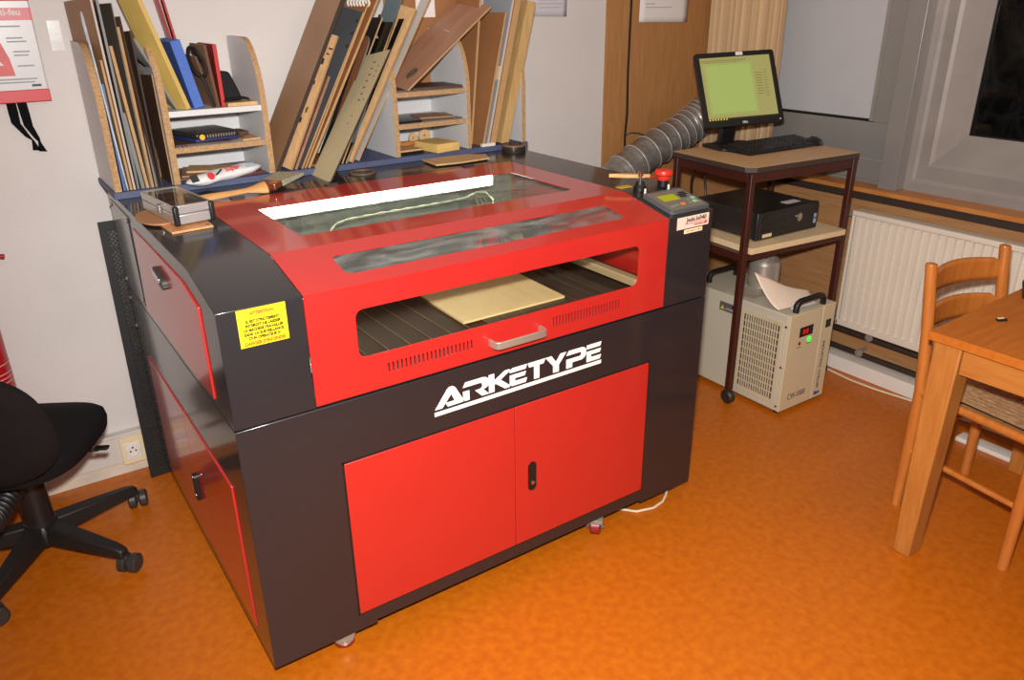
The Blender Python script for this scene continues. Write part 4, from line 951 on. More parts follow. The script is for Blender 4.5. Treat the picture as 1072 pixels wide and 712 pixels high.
w = MB(); w.prism([lerp2(p_, cen, .07) for p_ in (c0, c1, c2, c3)], XY, z0 + .046, z0 + .048); w.build('lid_window', glass('case lid clear', (226, 222, 216), .12, .05), ld)
for a, b in ((c0, c1), (c1, c0)):
    w = MB(); q = a
    dx = (b[0] - a[0]) / math.hypot(b[0] - a[0], b[1] - a[1])
    w.obox((q[0] + dx * .004, q[1] - .001, z0 + .0248), (.007, .001, 0), (-.001, .007, 0), (0, 0, .0252)); w.build('corner_end', M_black, cs, bevel=.004)
w = MB(); m_ = lerp2(c0, c3, .42); w.obox((m_[0] - .003, m_[1], z0 + .026), (.003, 0, 0), (0, .010, 0), (0, 0, .010)); w.cyl((m_[0] - .007, m_[1], z0 + .034), (m_[0] - .001, m_[1], z0 + .034), .007, n=14); w.build('clasp', M_chrome, cs, bevel=.001)
w = MB(); w.obox((.09, .735, z0 + .0385), (.026, .004, 0), (-.004, .02, 0), (0, 0, .007)); w.build('brown_contents', WB['dark'], cs, bevel=.002)
w = MB(); w.obox((.105, .64, z0 + .034), (.036, .004, 0), (-.004, .035, 0), (0, 0, .006)); w.build('liner', mat('case liner', (150, 128, 108), .7, var=.3, scale=30), cs, bevel=.002)

# ---- perforated strip leaning behind the machine
pg = thing('perforated_panel', 'tall narrow black perforated metal panel leaning behind the left of the machine', 'panel', (.03, 1.22, 0))
a0, b0 = Vector((-.058, 1.213, .001)), Vector((-.040, 1.283, .945)); dd = b0 - a0; ux = Vector((1, .02, 0)).normalized(); nn = ux.cross(dd).normalized()
Hh = dd.length; du = dd / Hh; WD = .2
w = MB(); 
fw = .026
w.plate([(0, 0), (WD, 0), (WD, Hh), (0, Hh)], [[(fw, .03), (WD - .03, .03), (WD - .03, Hh - .03), (fw, Hh - .03)]], a0, ux, du, .006); 
w.build('frame', mat('black steel', (18, 17, 17), .6, var=.2, scale=9), pg, bevel=.001)
for i in range(1, 10):
    w = MB(); h = Hh * i / 10; w.plate([(fw, h - .004), (WD - .03, h - .004), (WD - .03, h + .004), (fw, h + .004)], [], a0 + nn * .001, ux, du, .004)
    w.build('cross_bar', M_black, pg)
M_perf = bpy.data.materials.new('perforated mesh'); M_perf.use_nodes = True
nt_ = M_perf.node_tree; n_ = nt_.nodes; l_ = nt_.links; bs = n_['Principled BSDF']; bs.inputs['Base Color'].default_value = lin((22, 20, 18)); bs.inputs['Roughness'].default_value = .5
tc = n_.new('ShaderNodeTexCoord'); mp = n_.new('ShaderNodeMapping'); mp.inputs['Rotation'].default_value = (0, math.radians(45), 0); mp.inputs['Scale'].default_value = (1, 0, 1)
vo = n_.new('ShaderNodeTexVoronoi'); vo.inputs['Scale'].default_value = 95; vo.inputs['Randomness'].default_value = 0
gt = n_.new('ShaderNodeMath'); gt.operation = 'GREATER_THAN'; gt.inputs[1].default_value = .2
l_.new(tc.outputs['Object'], mp.inputs[0]); l_.new(mp.outputs[0], vo.inputs['Vector']); l_.new(vo.outputs['Distance'], gt.inputs[0]); l_.new(gt.outputs[0], bs.inputs['Alpha'])
MATS['perforated mesh'] = M_perf
w = MB(); w.plate([(fw - .003, .027), (WD - .027, .027), (WD - .027, Hh - .027), (fw - .003, Hh - .027)], [], a0 + nn * .003, ux, du, .0008); w.build('perforated_sheet', M_perf, pg)
# ================================================================== exhaust duct
dt = thing('exhaust_duct', 'silver ribbed flexible exhaust duct rising behind the machine to the monitor', 'duct', (2.2, 1.1, .8))
def cat_rom(P, k=10):
    P = [Vector(p) for p in P]; out = []
    for i in range(len(P) - 1):
        a, b, c, d = P[max(i - 1, 0)], P[i], P[i + 1], P[min(i + 2, len(P) - 1)]
        for j in range(k):
            t = j / k
            out.append(.5 * (2 * b + (c - a) * t + (2 * a - 5 * b + 4 * c - d) * t * t + (3 * b - 3 * c + d - a) * t ** 3))
    return out + [P[-1]]
path = cat_rom([(1.50, 1.0, .40), (1.66, 1.06, .50), (1.86, 1.12, .69), (2.09, 1.145, .84), (2.31, 1.145, .945), (2.48, 1.145, 1.005), (2.585, 1.14, 1.055), (2.645, 1.13, 1.10)], 26)
w = MB(); R_ = []; mi = []
for i, p in enumerate(path): R_.append(.080 + (.0035 if i % 9 in (2, 3, 4) else (.001 if i % 9 in (1, 5) else -.0015 + .0012 * math.sin(i * 2.3))))
w.tube(path, R_, 28)
M_duct = mat('duct foil', (142, 137, 131), .3, .5, var=.22, scale=26, bump=.5, bscale=60, stretch=(1, 1, 2.5))
w.build('duct_skin', M_duct, dt, angle=60)
w = MB()
for i in range(3, len(path) - 1, 9):
    d = (path[i + 1] - path[i - 1]).normalized(); a = d.orthogonal().normalized(); b = d.cross(a)
    w.tube([path[i] + (a * math.cos(q) + b * math.sin(q)) * .0838 for q in [k * 2 * PI / 28 for k in range(29)]], .0028, 6)
w.build('wire_coil', mat('duct wire', (206, 202, 196), .35, .5), dt)

# ================================================================== trolley with the computer
CA = -math.radians(4.5); cz = 1.008
c_, s_ = math.cos(CA), math.sin(CA)
def cw(u, v, z=0.): return Vector((2.085 + u * c_ - v * s_, .372 + u * s_ + v * c_, z))
CWD, CDP = .628, .455
M_tube = mat('brown steel tube', (66, 28, 20), .4, var=.06)
M_topw = wood('trolley beech laminate', (206, 168, 124), (194, 152, 106), 10, (1, 10, 1), .45)
M_tedge = mat('dark trolley edge', (64, 52, 46), .45, var=.1)
tr = thing('computer_trolley', 'brown steel trolley with two beech shelves on castors carrying the computer', 'trolley', cw(CWD / 2, CDP / 2, 0))
def cbox(w, u0, u1, v0, v1, z0, z1): return w.hexa([cw(u0, v0, z0), cw(u1, v0, z0), cw(u1, v1, z0), cw(u0, v1, z0), cw(u0, v0, z1), cw(u1, v0, z1), cw(u1, v1, z1), cw(u0, v1, z1)])
ch = [(.035, 0), (CWD - .012, 0), (CWD, .012), (CWD, CDP - .012), (CWD - .012, CDP), (.012, CDP), (0, CDP - .012), (0, .03)]
w = MB(); w.prism(ch, lambda u, v, a: cw(u, v, a), cz - .022, cz); w.m[0] = 1
for k in range(2, 2 + len(ch)): w.m[k] = 1
w.build('table_top', [M_topw, M_tedge], tr, bevel=.002)
for u, v in ((.012, .004), (CWD - .037, .004), (.012, CDP - .029), (CWD - .037, CDP - .029)):
    w = MB(); cbox(w, u, u + .025, v, v + .025, .068, cz - .023); lg = w.build('leg', M_tube, tr, bevel=.002)
    p = cw(u + .0125, v + .0125, .031)
    w = MB(); w.lathe(p - Vector((.016, 0, 0)), [(0, 0), (.023, 0), (.031, .007), (.031, .025), (.023, .032), (0, .032)], (1, 0, 0), 22, False); w.cyl(p + UZ * .025, p + UZ * .0375, .009); w.build('castor', mat('trolley castor', (38, 32, 30), .5, var=.2, scale=30), lg)
w = MB()
for z0, z1 in ((cz - .06, cz - .024),):
    cbox(w, .037, CWD - .037, .008, .026, z0, z1); cbox(w, .037, CWD - .037, CDP - .026, CDP - .008, z0, z1); cbox(w, .014, .034, .03, CDP - .03, z0, z1); cbox(w, CWD - .034, CWD - .014, .03, CDP - .03, z0, z1)
w.build('top_rail', M_tube, tr, bevel=.001)
sz = .69
w = MB()
cbox(w, .037, CWD - .037, .006, .028, sz - .053, sz - .025); cbox(w, .037, CWD - .037, CDP - .028, CDP - .006, sz - .053, sz - .025); cbox(w, .014, .034, .03, CDP - .03, sz - .053, sz - .025); cbox(w, CWD - .034, CWD - .014, .03, CDP - .03, sz - .053, sz - .025)
w.build('shelf_rail', M_tube, tr, bevel=.001)
w = MB(); cbox(w, .038, CWD - .038, -.012, CDP - .002, sz - .0245, sz); 
sh = w.build('shelf', mat('shelf beech laminate', (226, 198, 156), .5, var=.06, scale=12), tr, bevel=.002)
# ---- PC
pc = thing('desktop_computer', 'black desktop computer lying flat on the trolley shelf', 'computer', (2.4, .6, sz))
y0 = .432; x0, x1 = 2.212, 2.585; y1 = .775; z0, z1 = sz + .006, sz + .115
pr_ = lambda x, y: (x, y + (x - 2.21) * -.02)
w = MB(); w.prism([pr_(x0, y0), pr_(x1, y0), pr_(x1 + .012, y1), pr_(x0 + .012, y1)], XY, z0, z1); w.build('case', mat('pc steel', (46, 40, 37), .35, var=.1, scale=10), pc, bevel=.004)
w = MB(); w.prism([pr_(x0 - .004, y0 - .022), pr_(x1 + .004, y0 - .022), pr_(x1 + .004, y0 + .002), pr_(x0 - .004, y0 + .002)], XY, z0 - .003, z1 + .003); fb = w.build('front_bezel', mat('pc front', (30, 29, 29), .4), pc, bevel=.005)
fy = lambda x: y0 - .022 - (x - 2.21) * .02
def fbox(w, xa, xb, za, zb, d=.0012): return w.hexa([(xa, fy(xa) - d, za), (xb, fy(xb) - d, za), (xb, fy(xb) + .002, za), (xa, fy(xa) + .002, za), (xa, fy(xa) - d, zb), (xb, fy(xb) - d, zb), (xb, fy(xb) + .002, zb), (xa, fy(xa) + .002, zb)])
w = MB(); fbox(w, 2.235, 2.36, z0 + .062, z0 + .1); fbox(w, 2.365, 2.395, z0 + .062, z0 + .1); fbox(w, 2.24, 2.39, z0 + .03, z0 + .056); w.build('drive_bay', mat('bay', (20, 19, 19), .25), fb, bevel=.001)
w = MB(); xc = 2.465; w.lathe((xc, fy(xc), z0 + .062), [(.0185, 0), (.0185, .003), (.014, .0045), (0, .005)], (0, -1, 0), 26, False); w.build('power_badge', M_chrome, fb)
w = MB(); fbox(w, 2.245, 2.3, z0 + .006, z0 + .02); w.build('label', M_cream, fb)
w = MB(); fbox(w, 2.562, 2.578, z0 + .045, z0 + .062); fbox(w, 2.562, 2.578, z0 + .02, z0 + .04); w.build('sticker', mat('pale blue sticker', (150, 170, 190), .4, var=.2, scale=80), fb)
w = MB(); w.obox((2.49, .475, z1 + .0006), (.042, -.001, 0), (.001, .018, 0), (0, 0, .0006)); w.build('top_label', M_paper, pc)
w = MB()
for i in range(4): fbox(w, 2.22, 2.226, z0 + .012 + i * .022, z0 + .028 + i * .022)
w.build('grille', M_dgrey, fb)
# ---- monitor (tilted back)
mc = Vector((2.392, .724, 1.252)); yaw, tilt, roll = -.324, .44, .032
r_ = Vector((math.cos(yaw), math.sin(yaw), 0)); n_f = Vector((math.sin(yaw), -math.cos(yaw), 0)); u0 = UZ.copy()
u2 = u0 * math.cos(tilt) - n_f * math.sin(tilt)
mr = r_ * math.cos(roll) + u2 * math.sin(roll); mu_ = -r_ * math.sin(roll) + u2 * math.cos(roll); mn = mr.cross(mu_)   # mn faces the viewer
if mn.dot(n_f) < 0: mn = -mn
mo = thing('monitor', 'black flat monitor with a yellow green screen on the trolley', 'monitor', (2.40, .74, cz))
mw, mh = .372, .312
def mp_(a, b, d=0.): return mc + mr * a + mu_ * b + mn * d
w = MB(); w.plate(rrect(-mw / 2, mw / 2, -mh / 2, mh / 2, .012, 5), [[(-.166, -.128), (.166, -.128), (.166, .137), (-.166, .137)]], mc - mn * .012, mr, mu_, .014 if mr.cross(mu_).dot(mn) > 0 else -.014); bz = w.build('bezel', M_black, mo, bevel=.002)
w = MB(); w.hexa([mp_(-mw / 2 + .006, -mh / 2 + .006, -.004), mp_(mw / 2 - .006, -mh / 2 + .006, -.004), mp_(mw / 2 - .05, -mh / 2 + .05, -.05), mp_(-mw / 2 + .05, -mh / 2 + .05, -.05),
                  mp_(-mw / 2 + .006, mh / 2 - .006, -.004), mp_(mw / 2 - .006, mh / 2 - .006, -.004), mp_(mw / 2 - .05, mh / 2 - .05, -.05), mp_(-mw / 2 + .05, mh / 2 - .05, -.05)]); w.build('back_shell', M_black, mo, bevel=.004)
w = MB(); w.plate([(-.166, -.128), (.166, -.128), (.166, .137), (-.166, .137)], [], mc - mn * .0035, mr, mu_, .0005); scr = w.build('screen', emit('screen tan', (164, 156, 92), .95, (14, 14, 12)), mo)
fl = 1 if mr.cross(mu_).dot(mn) > 0 else -1
def mplate(w, a0, a1, b0, b1, d=-.0028): return w.plate([(a0, b0), (a1, b0), (a1, b1), (a0, b1)], [], mc + mn * d, mr, mu_, .0003 * fl)
w = MB(); mplate(w, -.150, .075, -.105, .112); w.build('drawing_area', emit('screen green', (164, 178, 96), .95, (14, 14, 12)), scr)
w = MB()
for a0, a1, b0, b1 in ((-.146, -.145, -.1, .107), (-.146, .07, -.101, -.1), (-.146, .07, .106, .107), (.07, .071, -.1, .107)): mplate(w, a0, a1, b0, b1, -.0022)
for i in range(14): mplate(w, -.14 + i * .015, -.139 + i * .015, -.106, -.102, -.0022)
for i in range(12): mplate(w, -.152, -.148, -.095 + i * .017, -.094 + i * .017, -.0022)
for i in range(9): mplate(w, .085, .115, .06 - i * .011, .063 - i * .011, -.0022)
for i in range(11): mplate(w, .122, .142, .072 - i * .011, .074 - i * .011, -.0022)
mplate(w, -.16, .05, .122, .125, -.0022); mplate(w, -.15, .02, .114, .116, -.0022)
w.build('screen_marks', emit('screen marks', (110, 108, 60), .3), scr)
w = MB(); mplate(w, -.166, .166, -.128, -.119, -.0022); w.build('task_bar', emit('task bar', (40, 36, 24), .2), scr)
w = MB()
for i in range(7): mplate(w, -.162 + i * .013, -.156 + i * .013, -.1265, -.1205, -.0018)
w.build('task_icon', emit('task icons', (200, 180, 70), .5), scr)
w = MB(); mplate(w, .005, .038, .140, .154, .0024); w.build('top_label', M_paper, mo)
text('lettering', 'DELL', .011, M_white, mo, mp_(.0, -.1465, .0024), mr, mu_, bold=.0004, depth=.0003)
w = MB(); w.lathe(mp_(.168, -.142, .002), [(.003, 0), (.003, .001), (0, .0012)], mn, 12, False); w.build('power_light', M_white, mo)
w = MB(); w.hexa([(2.375, .79, cz + .001), (2.445, .775, cz + .001), (2.448, .80, cz + .001), (2.38, .815, cz + .001), (2.375, .765, 1.2), (2.445, .75, 1.2), (2.448, .785, 1.2), (2.38, .80, 1.2)]); w.build('stand_neck', M_black, mo, bevel=.004)
w = MB(); w.prism(rrect(-.115, .115, -.105, .06, .03, 6), lambda u, v, a: (2.40 + u * math.cos(-.2) - v * math.sin(-.2), .755 + u * math.sin(-.2) + v * math.cos(-.2), a), cz + .0004, cz + .012); w.build('stand_base', M_black, mo, bevel=.003)
# ---- keyboard
kb = thing('keyboard', 'black computer keyboard on the trolley in front of the monitor', 'keyboard', (2.5, .6, cz))
ka = -.04
def kp(u, v, z): return Vector((2.283 + u * math.cos(ka) - v * math.sin(ka), .545 + u * math.sin(ka) + v * math.cos(ka), cz + z))
w = MB(); w.prism([(0, .0005), (.155, .0005), (.155, .026), (.135, .026), (.02, .012), (0, .010)], lambda v, z, a: kp(a, v, z), 0, .44); w.build('base', M_black, kb, bevel=.003)
w = MB()
for r in range(6):
    v = .018 + r * .0195 + (.004 if r == 5 else 0); z = .012 + (v - .02) * .122
    for cidx in range(21):
        u = .012 + cidx * .0192 + (.008 if cidx > 13 else 0) + (.004 if cidx > 16 else 0)
        if u > .425: continue
        if r == 0 and 3 < cidx < 9:
            if cidx == 4: w.hexa([kp(u, v, z), kp(u + .09, v, z), kp(u + .09, v + .016, z + .002), kp(u, v + .016, z + .002), kp(u + .002, v + .002, z + .008), kp(u + .088, v + .002, z + .008), kp(u + .088, v + .014, z + .010), kp(u + .002, v + .014, z + .010)])
            continue
        w.hexa([kp(u, v, z), kp(u + .0165, v, z), kp(u + .0165, v + .0165, z + .002), kp(u, v + .0165, z + .002), kp(u + .002, v + .002, z + .008), kp(u + .0145, v + .002, z + .008), kp(u + .0145, v + .0145, z + .010), kp(u + .002, v + .0145, z + .010)])
w.build('keys', mat('key black', (30, 29, 29), .4), kb)
# ---- mouse
mm = thing('computer_mouse', 'black computer mouse beside the keyboard on the trolley', 'mouse', (2.73, .47, cz))
ml, ms = Vector((.80, -.42, 0)).normalized(), Vector((.42, .80, 0)).normalized(); m0 = Vector((2.69, .56, cz + .001))
def mouse_f(u, v):
    q = math.sqrt(max(0, 1 - v ** 2.2)); c, s = math.cos(u * 2 * PI), math.sin(u * 2 * PI)
    return m0 + ml * .058 * c * q + ms * .033 * s * q * (1 - .12 * c) + UZ * .034 * v * (1 + .15 * c)
w = MB(); w.grid(mouse_f, 28, 10)
w.build('body', mat('mouse black', (26, 25, 25), .3), mm, angle=70)
w = MB(); w.cyl(m0 - ml * .036 - ms * .004 + UZ * .022, m0 - ml * .036 + ms * .004 + UZ * .022, .007, n=14); w.build('wheel', M_dgrey, mm)
# ---- monitor and power cables under the trolley top
w = MB(); w.tube(cat_rom([(2.42, .80, 1.14), (2.47, .81, 1.075), (2.44, .84, 1.03), (2.40, .865, .99), (2.38, .87, .9), (2.39, .86, .8), (2.37, .85, .74)], 6), .0045, 8)
tag(w.build('monitor_cable', M_black), 'black cable hanging behind the trolley from the monitor to the computer', 'cable')
w = MB(); w.tube(cat_rom([(2.33, .86, .93), (2.31, .875, .85), (2.32, .87, .7), (2.29, .89, .55), (2.24, .9, .4), (2.2, .9, .2), (2.1, .9, .006)], 6), .005, 8)
tag(w.build('power_cable', M_black), 'black power cable dropping behind the trolley to the floor', 'cable')

# ================================================================== chiller under the trolley
CX_, CY_, CL_, CWi, CH_ = 2.186, .180, .58, .290, .444
cl = thing('water_chiller', 'beige industrial water chiller with black handles under the trolley', 'chiller', (CX_ + CWi / 2, CY_ + CL_ / 2, 0))
M_cl = mat('chiller beige', (192, 184, 164), .45, var=.03); M_clg = mat('chiller grille beige', (198, 182, 152), .45, var=.03); M_clf = mat('chiller front', (204, 188, 154), .45, var=.03)
CSP = .2085        # split of the front face
w = MB(); w.box(CX_, CX_ + CWi, CY_ + .012, CY_ + CL_, .018, CH_); w.build('housing', M_cl, cl, bevel=.003)
w = MB(); w.box(CX_, CX_ + CSP - .0015, CY_, CY_ + .012, .018, CH_); w.box(CX_ + CSP + .0015, CX_ + CWi, CY_, CY_ + .012, .018, CH_); w.build('front_panel', M_clf, cl, bevel=.002)
w = MB(); w.box(CX_ + .004, CX_ + CWi - .004, CY_ + .004, CY_ + .012, .02, CH_ - .002); w.build('front_joint', M_black, cl)
for a in (CX_ + .03, CX_ + CWi - .03):
    for b in (CY_ + .03, CY_ + CL_ - .03):
        w = MB(); w.cyl((a, b, 0), (a, b, .019), .014, n=14); w.build('foot', M_black, cl)
for y in (CY_ + .022, CY_ + CL_ - .10):
    w = MB(); w.tube([(CX_ + .055, y, CH_ - .001), (CX_ + .055, y, CH_ + .026), (CX_ + .062, y, CH_ + .036), (CX_ + .08, y, CH_ + .043), (CX_ + .20, y, CH_ + .043), (CX_ + .22, y, CH_ + .036), (CX_ + .228, y, CH_ + .026), (CX_ + .228, y, CH_ - .001)], .0125, 10)
    w.build('handle', M_black, cl)
# side intake grille: framed grid of bars
gy0, gy1, gz0, gz1 = CY_ + .045, CY_ + .225, .062, .392
w = MB(); w.plate([(-gy1 - .016, gz0 - .016), (-gy0 + .016, gz0 - .016), (-gy0 + .016, gz1 + .02), (-gy1 - .016, gz1 + .02)], [[(-gy1, gz0), (-gy0, gz0), (-gy0, gz1), (-gy1, gz1)]], (CX_, 0, 0), -UY, UZ, .004); gf = w.build('grille_frame', M_clg, cl, bevel=.001)
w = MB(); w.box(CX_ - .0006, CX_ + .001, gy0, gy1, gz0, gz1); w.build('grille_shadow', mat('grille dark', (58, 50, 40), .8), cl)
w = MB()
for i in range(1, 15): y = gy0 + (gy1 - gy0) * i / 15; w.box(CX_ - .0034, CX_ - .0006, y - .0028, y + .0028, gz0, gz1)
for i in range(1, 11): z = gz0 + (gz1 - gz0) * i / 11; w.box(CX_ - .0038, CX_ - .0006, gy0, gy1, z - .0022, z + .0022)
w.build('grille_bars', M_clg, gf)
w = MB(); w.box(CX_ - .0052, CX_ - .0038, gy0 + .01, gy0 + .028, gz1 + .004, gz1 + .012); w.build('embossed_mark', mat('emboss', (186, 168, 136), .5), gf)
w = MB()
for y, z in ((CY_ + .018, .395), (CY_ + .018, .217), (CY_ + .018, .04), (CY_ + .25, .04), (CY_ + .56, .04), (CY_ + .25, .41), (CY_ + .56, .41)): w.lathe((CX_, y, z), [(.006, 0), (.005, .002), (0, .003)], (-1, 0, 0), 12, False)
w.build('screw', M_chrome, cl)
w = MB(); w.box(CX_ - .001, CX_ + .001, .447, .541, .366, .406); pl = w.build('rating_plate', mat('grey plate', (104, 100, 98), .35, .2, var=.06), cl)
w = MB(); w.prism([(-.535, .373), (-.515, .373), (-.525, .391)], lambda u, v, a: (a, -u, v), CX_ - .0018, CX_ - .001); w.build('warning_triangle', M_yel, pl)
w = MB(); w.box(CX_ - .0018, CX_ - .001, .452, .475, .389, .400); w.build('black_print', M_black, pl)
w = MB(); w.box(CX_ - .0018, CX_ - .001, .46, .51, .375, .378); w.box(CX_ - .0018, CX_ - .001, .46, .505, .381, .384); w.build('printed_lines', M_ink, pl)
# front: display, lamps, switch, lettering
fyc = CY_
w = MB(); w.box(CX_ + .068, CX_ + .152, fyc - .002, fyc + .002, .338, .380); dp = w.build('display', M_black, cl, bevel=.001)
w = MB()
for i in range(2):
    xx = CX_ + .088 + i * .02
    for (a, b, c, d) in ((0, .012, .349, .3515), (0, .012, .3585, .361), (0, .012, .367, .3695), (0, .0025, .349, .3695), (.0095, .012, .349, .3695)): w.box(xx + a, xx + b, fyc - .0028, fyc - .002, c, d)
w.build('digits', emit('red digits', (200, 30, 24), .7), dp)
w = MB()
for i in range(2):
    for j in range(2): w.box(CX_ + .132 + i * .008, CX_ + .137 + i * .008, fyc - .0028, fyc - .002, .348 + j * .014, .356 + j * .014)
w.build('display_button', M_dgrey, dp)
w = MB(); w.lathe((CX_ + .074, fyc, .312), [(.0075, 0), (.0075, .003), (.004, .005), (0, .0055)], (0, -1, 0), 16, False); w.build('red_lamp', mat('red lamp', (150, 24, 18), .25), cl)
w = MB(); w.lathe((CX_ + .136, fyc, .317), [(.0105, 0), (.0105, .003), (.006, .006), (0, .007)], (0, -1, 0), 18, False); w.build('green_lamp', emit('green lamp', (40, 235, 50), 1.6), cl)
w = MB(); w.box(CX_ + .06, CX_ + .088, fyc - .0006, fyc + .001, .292, .296); w.box(CX_ + .12, CX_ + .148, fyc - .0006, fyc + .001, .299, .303); w.build('printed_lines', mat('front print', (130, 112, 84), .6), cl)
w = MB(); w.box(CX_ + .237, CX_ + .268, fyc - .003, fyc + .001, .343, .377); sw = w.build('power_switch', M_black, cl, bevel=.001)
w = MB(); w.obox((CX_ + .2525, fyc - .004, .36), (.009, 0, 0), (0, .002, .0006), (0, -.0006, .011)); w.build('rocker', M_dgrey, sw)
text('lettering', 'CW-5000', .036, mat('chiller print', (96, 88, 84), .5), cl, (CX_ + .103, fyc - .0004, .062), UX, UZ, bold=.0003, sx=.80)
text('lettering', 'INDUSTRIAL CHILLER', .0235, MATS['chiller print'], cl, (CX_ + .236, fyc - .0004, .172), -UZ, UX, bold=.0003, sx=.98)
text('lettering', 'S&A', .022, mat('chiller blue print', (44, 66, 140), .5), cl, (CX_ + .245, fyc - .0004, .033), UX, UZ, bold=.0012)
w = MB(); w.box(CX_ + .04, CX_ + .21, .40, .52, CH_ - .0004, CH_ + .0008); w.build('top_label', mat('top label', (168, 158, 140), .4, var=.12, scale=30), cl)
# ---- foil roll and paper on the chiller
cn = thing('foil_duct_roll', 'shiny aluminium can shaped duct piece with crumpled foil top on the chiller', 'foil', (2.395, .50, CH_))
w = MB(); cc = (2.398, .497)
w.lathe((cc[0], cc[1], CH_ + .001), [(.064, 0), (.066, .004)] + [(.066 + (.0012 if i % 2 else -.0012), .01 + i * .008) for i in range(13)] + [(.064, .118)], n=36, closed=False)
w.build('wall', mat('shiny foil', (206, 196, 184), .34, .7, var=.06), cn)
w = MB(); w.grid(lambda u, v: (cc[0] + .0635 * v * math.cos(u * 2 * PI), cc[1] + .0635 * v * math.sin(u * 2 * PI), CH_ + .118 + (.010 * math.sin(u * 37 + v * 9) * math.sin(v * 21 + u * 13) + .022 * (1 - v * v)) * (1 if v < .97 else 0)), 40, 10)
w.build('crumpled_foil', mat('crumpled foil', (200, 196, 190), .3, .7, bump=.6, bscale=70), cn)
pp = MB()
pp.grid(lambda u, v: ((2.20 + .17 * u) * (1 - v) + (2.178 + .285 * u) * v, (.255 - .04 * u) * (1 - v) + (.375 - .065 * u) * v, CH_ + .004 + .012 * u * (1 - v) + (.118 * (1 - u) ** 1.2 + .012) * v ** 1.5 + .003 * math.sin(u * 8) * v), 18, 14)
tag(pp.build('paper_sheet', mat('peach lit paper', (236, 214, 194), .8, var=.04, scale=14), solid=.0008), 'curled sheet of paper lying on the chiller behind its front handle', 'paper')
pp = MB(); pp.grid(lambda u, v: (2.255 + .15 * u + .02 * v, .232 + .03 * v - .012 * u, CH_ + .0012 + .0008 * math.sin(u * 7)), 10, 3)
tag(pp.build('paper_strip', M_paper, solid=.0006), 'narrow paper strip under the curled sheet on the chiller', 'paper')
# ================================================================== beech table at the right edge
tb = thing('beech_table', 'beech wood table with square legs cut off by the right edge', 'table', (2.2, -.95, 0))
M_bee = wood('beech', (182, 104, 32), (168, 90, 24), 7, (1, 9, 9), .42)
M_beeleg = wood('beech leg', (178, 116, 52), (162, 98, 40), 7, (9, 9, 1), .45)
M_beef = wood('beech apron', (178, 114, 48), (162, 98, 38), 7, (9, 1, 9), .45)
tx0, tx1, ty0, ty1, tz = 1.757, 2.62, -1.38, -.562, .742
w = MB(); w.prism([(tx0, ty0), (tx1, ty0), (tx1, ty1 + .03), (tx0, ty1)], XY, tz - .026, tz); w.build('table_top', M_bee, tb, bevel=.002)
for x, y in ((tx0 + .012, ty1 - .092), (tx1 - .092, ty1 - .075), (tx0 + .012, ty0 + .02), (tx1 - .092, ty0 + .02)):
    w = MB(); w.hexa([(x + .004, y + .016, 0), (x + .074, y + .016, 0), (x + .074, y + .07, 0), (x + .004, y + .07, 0), (x, y, tz - .0265), (x + .078, y, tz - .0265), (x + .078, y + .078, tz - .0265), (x, y + .078, tz - .0265)]); w.build('leg', M_beeleg, tb, bevel=.004)
w = MB(); w.box(tx0 + .022, tx0 + .042, ty0 + .1, ty1 - .093, tz - .105, tz - .0268); w.box(tx0 + .092, tx1 - .094, ty1 - .045, ty1 - .025, tz - .105, tz - .0268); w.build('apron', M_beef, tb, bevel=.001)
w = MB(); w.obox((2.32, -.60, tz + .007), (.075, .035, 0), (-.02, .045, 0), (0, 0, .0065)); tag(w.build('black_box', M_black, bevel=.003), 'flat black object on the beech table at the right edge of the photo', 'box')
w = MB(); w.obox((1.993, -.642, tz + .003), (.012, -.006, 0), (.003, .006, 0), (0, 0, .0028)); w.mi = 1; w.obox((1.995, -.638, tz + .0066), (.009, -.004, 0), (.002, .003, 0), (0, 0, .0008))
tag(w.build('plastic_clip', [M_black, M_cream]), 'tiny black and cream scrap lying on the beech table', 'scrap')

# ================================================================== straw seated chair
cr = thing('straw_chair', 'beech ladder-back chair with woven straw seat pushed under the table', 'chair', (2.18, -.64, 0))
M_ch = wood('orange beech', (190, 116, 50), (174, 98, 38), 8, (9, 9, 1), .35)
M_strw = mat('woven straw', (232, 186, 132), .75, var=.45, scale=40, stretch=(9, 1, 1), col2=(140, 96, 62), bump=.5, bscale=90)
A0, C0_, Bq, Dq = Vector((2.012, -.452, 0)), Vector((2.392, -.486, 0)), Vector((1.964, -.826, 0)), Vector((2.372, -.862, 0))
lean_ = Vector((.004, .05, 0))
for p in (A0, C0_):
    w = MB(); w.tube([p + Vector((0, 0, .0)), p + UZ * .43, p + lean_ * .35 + UZ * .62, p + lean_ + UZ * .842], [.0165, .0185, .0185, .0175], 16); w.lathe(p + lean_ + UZ * .842, [(.0175, 0), (.0165, .004), (.012, .006), (0, .0065)], n=16, closed=False); w.build('back_leg', M_ch, cr)
for p in (Bq, Dq):
    w = MB(); w.tube([p, p + UZ * .465], [.0165, .019], 16); w.build('front_leg', M_ch, cr)
def slat(z0, z1, off):
    w = MB()
    def f(u, v):
        a = A0 + lean_ * ((z0 / .842 - .43) * 1.7); b = C0_ + lean_ * ((z0 / .842 - .43) * 1.7)
        p = a + (b - a) * u; bow = .052 * math.sin(u * PI) ** .8
        hh = z0 + (z1 - z0) * v
        if v > .5: hh += .012 * math.sin(u * PI) - (.010 if u < .06 or u > .94 else 0)
        return Vector((p.x, p.y + bow, hh))
    w.grid(f, 24, 4); w.build('back_slat', M_ch, cr, solid=.009)
slat(.735, .805, 0); slat(.615, .685, 0)
zs_ = .43
w = MB()
for a, b in ((A0, Bq), (C0_, Dq), (Bq, Dq), (A0, C0_)): w.tube([a + UZ * zs_, b + UZ * zs_], .0155, 12, flat=1.2)
w.build('seat_rail', M_ch, cr)
w = MB()
